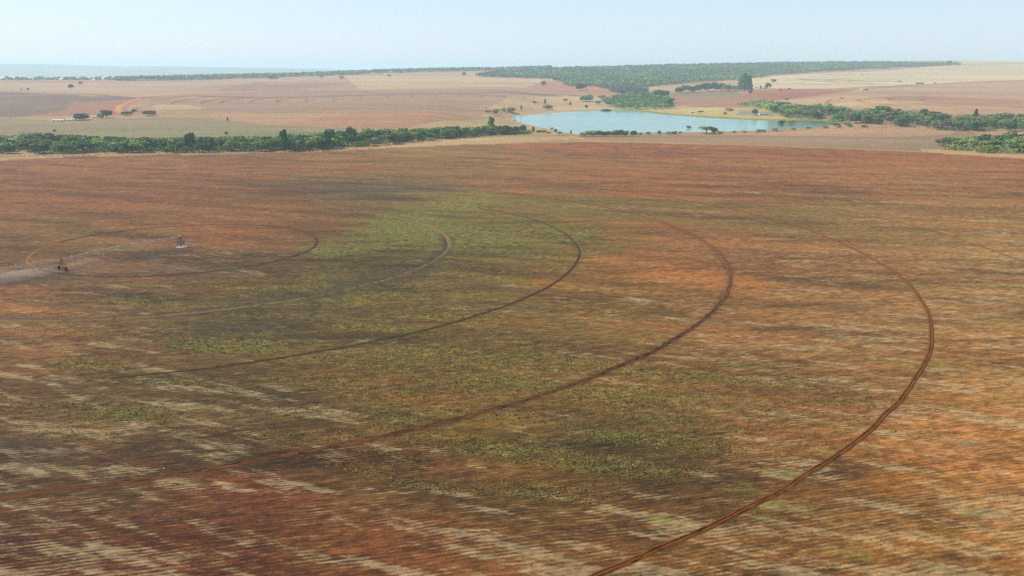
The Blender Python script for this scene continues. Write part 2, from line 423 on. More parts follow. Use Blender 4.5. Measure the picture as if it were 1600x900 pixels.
    wetpatch([(690, 455), (760, 446)], 7, .5)
    wetpatch([(480, 290), (560, 290), (640, 296)], 40, .45)
    wetpatch([(0, 690), (90, 706)], 5, .5)
    wetpatch([(250, 392), (285, 386), (300, 386)], 3, .6)
    dr = np.hypot(x - PC[0], y - PC[1]) / HC; an_ = np.degrees(np.arctan2(y - PC[1], x - PC[0]))
    for r0_, w0_, a0_, a1_, k_ in [(1.688, 3.0, -112, 12, 1.0), (.842, 1.2, -120, 30, .5), (2.506, 1.4, -60, 20, .5), (3.367, 2.0, -110, 10, .75), (4.25, 1.0, -90, 30, .3)]:
        n_ = fbm(x / 9, y / 9, 131 + int(r0_ * 10), 4, .6)
        off_ = dr * HC - r0_ * HC + .25 * w0_
        wet = np.maximum(wet, k_ * np.clip(1.25 - np.abs(off_) / w0_ / (.35 + 1.3 * n_), 0, 1) * sm(a0_ - 12, a0_ + 8, an_) * sm(a1_ + 15, a1_ - 5, an_))
    # ---- land across the creek
    o = ~fin
    xo, yo = x[o], y[o]
    wx = xo + (fbm(xo / 60, yo / 60, 51, 3) - .5) * 22; wy = yo + (fbm(xo / 90, yo / 60, 52, 3) - .5) * 40
    co = col[o].copy(); go = green[o].copy(); st = straw[o].copy()
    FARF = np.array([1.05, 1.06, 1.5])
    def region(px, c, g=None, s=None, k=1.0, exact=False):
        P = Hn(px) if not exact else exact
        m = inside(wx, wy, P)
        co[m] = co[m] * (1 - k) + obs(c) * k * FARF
        if g is not None: go[m] = g
        if s is not None: st[m] = s
    T0 = (196, 162, 142)
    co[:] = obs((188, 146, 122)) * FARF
    region([(-400, 128), (0, 131), (180, 129), (400, 123), (600, 114), (800, 110), (760, 123), (560, 124), (400, 127), (300, 138), (150, 146), (0, 140), (-400, 140)], (192, 158, 142), 0.05)
    region([(-400, 140), (0, 143), (60, 146), (150, 150), (175, 150), (219, 155), (200, 163), (160, 166), (110, 172), (60, 180), (0, 184), (-400, 186)], (138, 108, 104), .05)
    region([(110, 160), (160, 158), (205, 155), (219, 157), (195, 168), (200, 180), (120, 180), (70, 180), (100, 172)], (174, 120, 102), .02)
    region([(-400, 186), (0, 186), (60, 187), (90, 188), (240, 184), (330, 185), (450, 196), (560, 205), (470, 212), (300, 225), (0, 235), (-400, 240)], (156, 136, 112), .06)
    region([(60, 206), (240, 200), (420, 203), (560, 200), (560, 212), (300, 226), (0, 226)], (150, 138, 108), .10)
    region([(219, 152), (300, 146), (440, 142), (600, 143), (820, 142), (880, 147), (600, 151), (420, 154), (300, 150), (240, 160)], (168, 132, 120), .08)
    region([(250, 158), (420, 152), (800, 148), (860, 160), (700, 172), (420, 176), (260, 174)], (176, 138, 120), .05)
    region([(240, 163), (300, 164), (330, 171), (250, 171)], (196, 164, 132), .15)
    region([(400, 128), (560, 130), (470, 140), (330, 143)], (172, 128, 122), .02)
    region([(540, 118), (860, 122), (900, 138), (560, 140)], (206, 172, 146), .05)
    region([(560, 176), (700, 176), (760, 186), (620, 200), (420, 196)], (186, 134, 112), .02)
    region([(640, 198), (760, 184), (800, 178), (830, 186), (905, 214), (800, 216), (650, 224), (520, 236)], (198, 164, 128), .12)
    region([(800, 150), (900, 148), (960, 155), (1010, 168), (985, 176), (800, 183), (760, 186), (760, 172)], (200, 164, 132), .14)
    region([(850, 124), (1000, 136), (960, 150), (900, 146), (820, 140)], (194, 138, 116), .02)
    region([(1000, 137), (1100, 129), (1180, 122), (1180, 138), (1060, 145), (1000, 146)], (196, 158, 134), .02)
    region([(1130, 139), (1180, 122), (1290, 114), (1440, 106), (1500, 101), (1500, 94.5), (1600, 93.5), (2100, 94), (2100, 118), (1600, 125), (1430, 132), (1310, 138), (1220, 138)], (222, 196, 168), .03, .1)
    region([(1140, 151), (1200, 141), (1230, 139), (1310, 138), (1345, 140), (1260, 152), (1200, 158), (1140, 160)], (180, 114, 96), .0, .1)
    region([(1300, 147), (1430, 133), (1600, 126), (2100, 118), (2100, 190), (1600, 182), (1400, 172), (1290, 164), (1220, 156)], (196, 154, 132), .04)
    region([(1215, 156), (1330, 147), (1400, 160), (1520, 172), (1480, 178), (1400, 172), (1260, 166)], (206, 164, 134), .04)
    region([(1350, 153), (1440, 150), (1600, 156), (2100, 160), (2100, 172), (1600, 169), (1500, 166)], (182, 134, 114), .02)
    region([(1045, 146), (1150, 142), (1165, 150), (1200, 158), (1160, 168), (1050, 169), (1040, 160)], (172, 124, 102), .05)
    region([(1060, 147), (1150, 144), (1160, 149), (1080, 154)], (140, 132, 100), .4)
    region([(1000, 168), (1060, 166), (1200, 170), (1240, 186), (1200, 189), (1000, 176)], (204, 176, 124), .25)
    region([(1150, 172), (1180, 173), (1208, 176), (1205, 182), (1155, 180)], (156, 150, 142), .05)
    region([(1400, 214), (900, 210), (820, 214), (740, 222), (860, 226), (1100, 229), (1300, 236), (1500, 244), (1700, 258), (1700, 250), (1520, 205)], (160, 128, 106), .10, .35)
    region([(-600, 240), (0, 240), (300, 240), (520, 236), (640, 228), (800, 214), (905, 212), (905, 218), (740, 224), (620, 231), (400, 242), (0, 254), (-600, 290)], (184, 152, 118), .12, .5)
    region([(1440, 232), (1600, 240), (1800, 250), (1800, 275), (1600, 249), (1450, 240)], (206, 164, 124), .08, .5)
    # banks of the lake: green turf on the far side, dry on the near side
    dl = seg_dist(wx, wy, LAKE, True)
    m = (dl < 20) & (yo > 1250) & (xo > 120); co[m] = obs((152, 158, 96)); go[m] = .7
    m = (dl < 8) & (yo < 1250); co[m] = obs((172, 150, 112)); go[m] = .3
    # strokes: wheel tracks, field edges and terrace banks
    def stroke(px, wd, c, k=.8, wide=None):
        P = Hn(px); d = seg_dist(xo, yo, P)
        t = (np.clip(1.4 - d / wd, 0, 1) * k)[:, None]
        co[:] = co * (1 - t) + obs(c) * t
    stroke([(230, 152), (300, 150), (400, 153), (500, 151), (600, 148), (700, 146.5), (800, 145.5), (870, 147.5), (900, 149.5)], 26, (118, 88, 88), .7)
    stroke([(0, 146), (150, 148), (219, 154)], 14, (110, 80, 82), .6)
    stroke([(210, 156), (250, 152), (300, 148), (330, 147)], 10, (196, 132, 108), .8)
    stroke([(219, 153), (200, 160), (186, 166), (184, 172), (190, 177)], 5, (226, 160, 118), .95)
    stroke([(250, 162), (214, 168), (213, 172), (226, 177), (245, 180)], 5, (128, 84, 80), .55)
    stroke([(0, 150), (60, 148), (180, 143), (330, 140)], 20, (190, 162, 150), .5)
    stroke([(60, 168), (100, 164), (180, 157)], 10, (170, 144, 132), .6)
    stroke([(20, 184), (110, 172), (160, 168)], 8, (166, 130, 118), .6)
    stroke([(250, 180), (400, 181), (560, 180), (650, 178), (680, 179), (705, 184), (722, 186)], 5, (212, 158, 130), .6)
    stroke([(660, 177.6), (685, 180), (708, 184.6)], 4, (244, 184, 150), .9)
    stroke([(400, 176), (560, 175), (700, 172), (790, 172)], 9, (138, 98, 88), .45)
    stroke([(620, 194), (700, 188), (760, 184), (800, 181)], 5, (170, 134, 96), .6)
    stroke([(810, 138), (840, 142), (880, 148), (905, 154)], 8, (220, 180, 152), .6)
    stroke([(640, 131), (760, 130), (860, 130)], 16, (150, 118, 110), .5)
    stroke([(90, 137), (150, 137.5), (240, 136)], 14, (214, 190, 172), .6)
    for (a, b, c_, wd) in [(1285, 1330, 117.5, 14), (1262, 1325, 120.5, 12), (1250, 1345, 124.5, 14), (1232, 1330, 127, 12), (1290, 1400, 126.5, 16), (1300, 1375, 129.8, 14), (1240, 1300, 131.5, 10), (1330, 1400, 120.8, 8), (1225, 1262, 123, 9)]:
        L = [(a + (b - a) * q, c_ - 1.2 + 2.4 * q + .5 * math.sin(q * 9 + a)) for q in np.linspace(0, 1, 6)]
        stroke(L, wd, (132, 104, 84), .75)
    for (a, b, c_, wd) in [(1205, 1300, 119, 8), (1220, 1390, 129, 7), (1180, 1260, 134, 9), (1290, 1420, 123.5, 8), (1300, 1390, 133, 8)]:
        stroke([(a, c_), ((a + b) / 2, c_ - .6), (b, c_ + .5)], wd, (236, 208, 168), .6)
    stroke([(1340, 139), (1360, 138), (1400, 135.5), (1440, 132), (1520, 128.5), (1600, 126.3)], 16, (140, 106, 90), .65)
    stroke([(1495, 100.5), (1540, 100.2), (1600, 99.2)], 40, (140, 122, 96), .6)
    stroke([(1220, 157), (1280, 150), (1340, 142), (1352, 140)], 7, (220, 172, 140), .7)
    stroke([(1336, 153), (1300, 155), (1291, 160), (1296, 165)], 5, (150, 98, 82), .7)
    stroke([(1380, 158), (1344, 154.5), (1340, 157), (1352, 161), (1420, 167)], 5, (150, 98, 82), .6)
    stroke([(1430, 151), (1392, 153), (1388, 156), (1410, 160), (1480, 166)], 5, (146, 92, 80), .7)
    stroke([(1470, 152), (1442, 154), (1440, 157), (1470, 161)], 5, (146, 92, 80), .6)
    stroke([(1400, 158), (1500, 164), (1600, 173)], 7, (222, 176, 148), .6)
    stroke([(1060, 168), (1130, 163), (1190, 164)], 7, (132, 92, 80), .4)
    stroke([(0, 128), (60, 129)], 10, (200, 180, 170), .5)
    # the far circles left by the pivot across the creek
    cx, cy = hit(640, 157)
    dc = np.hypot(xo - cx, yo - cy); ang = np.degrees(np.arctan2(yo - cy, xo - cx))
    hx = [hit(q, 157)[0] for q in (262, 307, 348, 392, 433, 475, 516, 556)]
    for q, xx in zip((262, 307, 348, 392, 433, 475, 516, 556), hx):
        rd_ = abs(hit(q, 158 + (q < 340) * 2)[0] - cx)
        vis = sm(28, 8, np.abs(np.abs(ang) - 180)) * .85
        t = (np.clip(1.5 - np.abs(dc - rd_) / 4.0, 0, 1) * vis)[:, None] * (1 if q < 440 else .6)
        co[:] = co * (1 - t) + obs((118, 82, 80)) * t
    # broad drifts
    a, b = xo / 380, yo / 90
    k = 1 + (fbm(a, b, 61, 5, .6) - .5) * .55 + (fbm(xo / 120, yo / 14, 62, 4, .6) - .5) * .25
    co *= k[:, None]
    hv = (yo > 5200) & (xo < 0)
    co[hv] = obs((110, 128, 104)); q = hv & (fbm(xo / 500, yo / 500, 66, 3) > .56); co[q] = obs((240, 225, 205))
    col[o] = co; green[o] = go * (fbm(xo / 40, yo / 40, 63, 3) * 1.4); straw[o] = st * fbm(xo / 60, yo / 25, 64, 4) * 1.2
    return V, Fq, cap, dict(soil=np.clip(col, .004, .8), green=np.clip(green, 0, 1), straw=np.clip(straw, 0, 1), lush=lush, wet=wet)

def ground_material():
    m, t, p = newmat('red_farm_soil', 0.95, 0.12)
    geo = t.nodes.new('ShaderNodeNewGeometry').outputs['Position']
    soil = attr(t, 'soil', False); gr = attr(t, 'green'); st = attr(t, 'straw'); lu = attr(t, 'lush'); we = attr(t, 'wet')
    rot = math.radians(90 - 76)
    # planting rows about 0.9 m apart, running away to the right
    mp = mapping(t, geo, (1, 1, 1), rot)
    sep = t.nodes.new('ShaderNodeSeparateXYZ'); t.links.new(mp, sep.inputs[0])
    wob = noise_n(t, geo, .05, 2)
    ph = math_n(t, 'MULTIPLY', math_n(t, 'ADD', sep.outputs[1], math_n(t, 'MULTIPLY', wob, 3.0)), 2 * math.pi / .92)
    rowv = math_n(t, 'ADD', math_n(t, 'MULTIPLY', math_n(t, 'SINE', ph), .5), .5)
    n_row = noise_n(t, mapping(t, geo, (3.2, .55, 1), rot), 1, 4, .65)     # broken dashes of residue along the rows
    n_f = noise_n(t, geo, 2.2, 5, .7)
    n_c = noise_n(t, geo, .55, 4, .7)
    n_l = noise_n(t, mapping(t, geo, (14, 2.2, 1), rot), 1, 4, .6)
    # clods and fine shade of the soil itself
    v = math_n(t, 'ADD', math_n(t, 'MULTIPLY', n_f, .75), math_n(t, 'MULTIPLY', n_row, .75))
    v = math_n(t, 'ADD', v, math_n(t, 'MULTIPLY', n_l, .5))
    n_d = noise_n(t, mapping(t, geo, (8, 1.3, 1), rot), 1, 5, .7)
    v = math_n(t, 'ADD', v, math_n(t, 'MULTIPLY', math_n(t, 'SUBTRACT', rowv, .5), .11))
    v = math_n(t, 'ADD', v, math_n(t, 'MULTIPLY', math_n(t, 'SUBTRACT', n_d, .5), .7))
    soilf = mapr(t, v, .62, 1.38, .46, 1.52)
    soil2 = mixc(t, 1.0, soil, soilf, 'MULTIPLY')
    # straw
    sv = math_n(t, 'ADD', st, math_n(t, 'MULTIPLY', math_n(t, 'SUBTRACT', n_row, .5), 1.9))
    sv = math_n(t, 'ADD', sv, math_n(t, 'MULTIPLY', math_n(t, 'SUBTRACT', rowv, .5), .42))
    sv = math_n(t, 'ADD', sv, math_n(t, 'MULTIPLY', math_n(t, 'SUBTRACT', n_f, .5), .9))
    sv = math_n(t, 'ADD', sv, math_n(t, 'MULTIPLY', math_n(t, 'SUBTRACT', n_d, .5), 1.2))
    sfac = math_n(t, 'MULTIPLY', mapr(t, sv, .22, 1.15), .80)
    scol = mixc(t, n_c, STRAW * .82, STRAW * 1.12)
    scol = mixc(t, .35, scol, soil)
    c = mixc(t, sfac, soil2, scol)
    # weeds and volunteer crop
    gv = math_n(t, 'ADD', gr, math_n(t, 'MULTIPLY', math_n(t, 'SUBTRACT', n_f, .5), 1.9))
    gv = math_n(t, 'ADD', gv, math_n(t, 'MULTIPLY', math_n(t, 'SUBTRACT', n_c, .5), 1.5))
    gfac = math_n(t, 'MULTIPLY', mapr(t, gv, .25, 1.15), .66)
    gcol = mixc(t, mapr(t, n_c, .32, .68), GREEN * .42, GREEN * 1.42)
    c = mixc(t, gfac, c, gcol)
    lfac = math_n(t, 'MULTIPLY', mapr(t, math_n(t, 'ADD', lu, math_n(t, 'MULTIPLY', math_n(t, 'SUBTRACT', n_f, .5), 1.2)), .3, .9), .45)
    c = mixc(t, lfac, c, LUSH)
    wf = math_n(t, 'MULTIPLY', we, mapr(t, n_c, .2, .7, .55, 1))
    c = mixc(t, wf, c, mixc(t, .6, soil2, obs((34, 24, 26))))
    n_p = noise_n(t, mapping(t, geo, (2.6, 1.3, 1), rot), 1, 5, .72)
    c = mixc(t, 1.0, c, mapr(t, n_p, .32, .68, .58, 1.42), 'MULTIPLY')
    t.links.new(c, p.inputs['Base Color'])
    t.links.new(math_n(t, 'SUBTRACT', .95, math_n(t, 'MULTIPLY', wf, .35)), p.inputs['Roughness'])
    bh = math_n(t, 'ADD', math_n(t, 'MULTIPLY', n_f, .22), math_n(t, 'MULTIPLY', rowv, .07))
    bh = math_n(t, 'ADD', bh, math_n(t, 'MULTIPLY', n_row, .10))
    b = t.nodes.new('ShaderNodeBump'); b.inputs['Strength'].default_value = .8; b.inputs['Distance'].default_value = 1.0
    t.links.new(bh, b.inputs['Height']); t.links.new(b.outputs[0], p.inputs['Normal'])
    return m
M_GROUND = ground_material()
V, Fq, cap, cols = build_ground()
g = mesh_np('ground', V, np.r_[Fq, cap[:, [0, 1, 2, 2]]][:len(Fq)], M_GROUND, cols=cols, smooth=True)
g['kind'] = 'structure'
SCAT = (V[:, 0], V[:, 1], cols['green'], cols['straw'])

# ---------------------------------------------------------------- haze
def box_mesh(name, lo, hi, mat):
    mb = MB(); mb.box([(a + b) / 2 for a, b in zip(lo, hi)], [b - a for a, b in zip(lo, hi)])
    return mb.build(name, mat)
hm = bpy.data.materials.new('air_haze'); hm.use_nodes = True; t = hm.node_tree; t.nodes.clear()
pv = t.nodes.new('ShaderNodeVolumePrincipled'); pv.inputs['Density'].default_value = HAZE
pv.inputs['Color'].default_value = (.68, .88, 1.0, 1); pv.inputs['Anisotropy'].default_value = .2
oo = t.nodes.new('ShaderNodeOutputMaterial'); t.links.new(pv.outputs[0], oo.inputs['Volume'])
hz = box_mesh('haze', (-25000, -25000, -41), (25000, 25000, 175), hm)
tag(hz, 'pale blue haze over the far fields and hills', 'haze', kind='stuff')

# ---------------------------------------------------------------- far hills
def build_hills():
    prof = [(-700, 97), (-300, 99), (0, 99.5), (60, 99.6), (110, 101.0), (140, 102.0), (185, 103.6), (260, 103.4), (330, 104.6), (400, 105.2), (430, 106.4), (490, 107.2), (560, 110.2), (620, 108.2), (650, 106.6), (670, 107.2), (700, 108.6), (740, 110), (830, 108), (890, 104.6), (930, 102.4), (975, 102.6), (1010, 104), (1060, 103.2), (1120, 105), (1300, 108), (1700, 110)]
    px = np.linspace(-700, 1700, 500); ns = 60
    hr = np.interp(px, [a for a, _ in prof], [b for _, b in prof]) + (fbm(px / 35, px * 0, 91, 4) - .5) * .9
    y0, yc, y1 = 9500, 13500, 17000
    V = []
    for s in np.linspace(0, 1, ns):
        y = y0 + (y1 - y0) * s
        for p_, r_ in zip(px, hr):
            u, dy, dz = ray(p_, r_)
            ztop = HC + yc * dz / dy
            k = math.sin(min(1, (y - y0) / (yc - y0)) * math.pi / 2) if y < yc else math.cos((y - yc) / (y1 - yc) * math.pi / 2)
            V.append((y * u / dy, y, k))
    V = np.array(V); zt = np.tile([HC + yc * ray(p_, r_)[2] / ray(p_, r_)[1] for p_, r_ in zip(px, hr)], ns)
    rug = (fbm(V[:, 0] / 900, V[:, 1] / 900, 92, 5, .55) - .5)
    z = -32 + (zt + 32) * V[:, 2] ** 1.3 + rug * 60 * V[:, 2] * (1 - V[:, 2]) * 2
    V[:, 2] = z
    n = len(px); i = np.arange(ns - 1)[:, None] * n; j = np.arange(n - 1)[None]
    Fh = np.stack([i + j, i + j + 1, i + n + j + 1, i + n + j], -1).reshape(-1, 4)
    m, t, p = newmat('hill_scrub'); geo = t.nodes.new('ShaderNodeNewGeometry').outputs['Position']
    t.links.new(mixc(t, mapr(t, noise_n(t, geo, .0016, 5), .35, .65), lin((62, 84, 58)), lin((120, 104, 78))), p.inputs['Base Color'])
    o = mesh_np('hills', V, Fh, m, smooth=True); o['kind'] = 'structure'
build_hills()

# ---------------------------------------------------------------- the lake
def build_lake():
    # fan triangulated by Blender from the outline, pushed 3 m under the bank
    import bmesh
    bm = bmesh.new(); P = LAKE; n = len(P); Q = []
    for i in range(n):
        for k in range(4):
            a, b = P[i], P[(i + 1) % n]; f_ = k / 4
            Q.append((a[0] + (b[0] - a[0]) * f_, a[1] + (b[1] - a[1]) * f_))
    cx = sum(q[0] for q in Q) / len(Q); cy = sum(q[1] for q in Q) / len(Q)
    vs = [bm.verts.new((q[0] + np.sign(q[0] - cx) * 2, q[1] + np.sign(q[1] - cy) * 5, ZL)) for q in Q]
    bm.faces.new(vs); bmesh.ops.triangulate(bm, faces=bm.faces[:])
    me = bpy.data.meshes.new('lake_water'); bm.to_mesh(me); bm.free()
    for p_ in me.polygons:
        if p_.normal.z < 0: p_.flip()
    m, t, p = newmat('turquoise_water', .08, .5)
    geo = t.nodes.new('ShaderNodeNewGeometry').outputs['Position']
    n1 = noise_n(t, mapping(t, geo, (160, 60, 1)), 1, 4)
    sep = t.nodes.new('ShaderNodeSeparateXYZ'); t.links.new(geo, sep.inputs[0])
    inlet = mapr(t, math_n(t, 'DIVIDE', sep.outputs[0], sep.outputs[1]), .294, .308)
    wcol = mixc(t, mapr(t, n1, .35, .65), lin((134, 186, 166)) / KEXP, lin((158, 198, 182)) / KEXP)
    wcol = mixc(t, inlet, wcol, lin((92, 120, 84)) / KEXP)  # algae green plus tree reflections painted into the inlet water colour
    t.links.new(wcol, p.inputs['Base Color'])
    p.inputs['Roughness'].default_value = .18; p.inputs['IOR'].default_value = 1.33
    t.links.new(mapr(t, inlet, 0, 1, .42, .08), p.inputs['Specular IOR Level'])
    b = t.nodes.new('ShaderNodeBump'); b.inputs['Strength'].default_value = .35; b.inputs['Distance'].default_value = .25
    t.links.new(noise_n(t, mapping(t, geo, (2.5, 1.2, 1)), 1, 3), b.inputs['Height']); t.links.new(b.outputs[0], p.inputs['Normal'])
    me.materials.append(m); o = bpy.data.objects.new('lake_water', me); C.objects.link(o); o['kind'] = 'structure'
build_lake()

# ---------------------------------------------------------------- roads (draped ribbons of bare orange earth)
def soilmat(name, rgb, var=.12):
    m, t, p = newmat(name, .95, .1); geo = t.nodes.new('ShaderNodeNewGeometry').outputs['Position']
    c = obs(rgb); n = noise_n(t, geo, .35, 5, .65)
    t.links.new(mixc(t, n, c * (1 - 2 * var), c * (1 + 2 * var)), p.inputs['Base Color']); return m
M_ROAD = soilmat('pale_orange_earth', (222, 166, 128))
def ribbon(name, pts, wd, mat, lift=.12, step=4):
    P = [np.array(q) for q in pts]; out = []
    for a, b in zip(P[:-1], P[1:]):
        n = max(1, int(np.linalg.norm(b - a) / step))
        for k in range(n): out.append(a + (b - a) * k / n)
    out.append(P[-1]); out = np.array(out)
    for _ in range(6): out[1:-1] = (out[:-2] + out[1:-1] * 2 + out[2:]) / 4
    t_ = np.gradient(out, axis=0); t_ /= np.linalg.norm(t_, axis=1)[:, None] + 1e-9
    nrm = np.c_[-t_[:, 1], t_[:, 0]]
    offs = np.linspace(-.5, .5, 5); V = []
    wv = wd * (.85 + .3 * vnoise(np.arange(len(out)) / 7.0, np.zeros(len(out)), 5))
    for o_ in offs:
        q = out + nrm * (o_ * wv)[:, None]; V.append(np.c_[q, tz(q[:, 0], q[:, 1]) + lift])
    n = len(out); V = np.concatenate(V)
    i = np.arange(4)[:, None] * n; j = np.arange(n - 1)[None]
    Fr = np.stack([i + j, i + j + 1, i + n + j + 1, i + n + j], -1).reshape(-1, 4)[:, ::-1]
    o = mesh_np(name, V, Fr, mat, smooth=True); o['kind'] = 'structure'; return o
ribbon('dirt_road', Hn([(740, 225.3), (800, 224), (850, 222.3), (920, 221.6), (1000, 222.9), (1150, 226.5), (1300, 231.7), (1400, 235.6), (1500, 240.6), (1600, 247.4), (1700, 255)]), 7, M_ROAD)
ribbon('lake_path', Hn([(889, 212.5), (900, 215), (910, 218), (925, 220.5), (950, 222)]), 7, M_ROAD, .2)

# ---------------------------------------------------------------- wheel tracks of the near pivot: ruts with thrown-up berms
PC = (-2.0904 * HC, 5.117 * HC * 1.0)
def track(rad, wd, depth, a0, a1, mat, seed):
    an = np.radians(np.arange(a0, a1, max(.06, 14 / rad * .25)))
    off = np.array([-1.5, -1.05, -.72, -.5, -.34, -.16, 0, .16, .34, .5, .72, 1.05, 1.5]) * wd
    hh = np.array([.004, .07, .17, .14, .03, .012, .05, .012, .03, .14, .17, .07, .004]) * depth + .004
    V = []
    for k, (o_, h_) in enumerate(zip(off, hh)):
        wv = (vnoise(an * rad / 9, an * 0 + 3, seed) - .5) * .5 + (vnoise(an * rad / 60, an * 0 + 1, seed) - .5) * 1.2
        edge = (vnoise(an * rad / 1.6, an * 0 + k * 3.7, seed + 9) - .5) * (.55 if k in (0, 1, 2, 10, 11, 12) else .08) * wd
        r_ = rad + o_ + wv + edge
        x = PC[0] + r_ * np.cos(an); y = PC[1] + r_ * np.sin(an)
        hz_ = h_ * (.6 + .8 * vnoise(an * rad / 1.3, an * 0 + k * 2.1, seed + 4))
        V.append(np.c_[x, y, tz(x, y) + hz_ + .004])
    n = len(an); V = np.concatenate(V); i = np.arange(len(off) - 1)[:, None] * n; j = np.arange(n - 1)[None]
    Fr = np.stack([i + j, i + n + j, i + n + j + 1, i + j + 1], -1).reshape(-1, 4)
    o = mesh_np('wheel_track', V, Fr, mat, smooth=True); o['kind'] = 'structure'
MT = soilmat('rut_dark_red', (126, 80, 62), .25); MT2 = soilmat('rut_dry', (142, 114, 100), .25); MT3 = soilmat('rut_brown', (132, 80, 48), .25); MT4 = soilmat('rut_damp', (86, 64, 52), .25)
MT5 = soilmat('rut_pale', (168, 116, 82), .15)
for rad, wd, dp, a0, a1, m_, sd in [(.842, .36, .8, -130, 172, MT4, 1), (.842, .3, .5, 172, 208, MT5, 6), (.842, .26, .5, 208, 230, MT5, 8), (1.688, .60, 1.3, -118, 50, MT2, 2), (2.506, .32, .8, -74, 44, MT4, 3), (3.367, .46, 1.6, -112, 52, MT, 4), (4.25, .44, 1.3, -90, 62, MT3, 5), (5.10, .34, .6, -16, 48, MT3, 7)]:
    track(rad * HC, wd, dp, a0, a1, m_, sd)

# ---------------------------------------------------------------- centre pivot irrigator
M_GALV = plain('galvanised_steel', (198, 190, 178), .5, .15, .1)
M_DARK = plain('weathered_steel', (48, 42, 46), .6, .3, .2)
M_RUB = plain('tractor_rubber', (30, 28, 30), .85, 0, .2)
M_BLUE = plain('blue_grey_box_paint', (96, 108, 142), .5, 0, .1)
M_CONC = plain('pale_concrete', (150, 142, 136), .9, 0, .1)
M_WHITE = plain('white_paint', (224, 220, 210), .6, 0, .06)
M_DROP = plain('pale_hose', (214, 206, 196), .6, 0, .1)
M_RIM = plain('wheel_rim_paint', (150, 150, 156), .5, .3, .1)

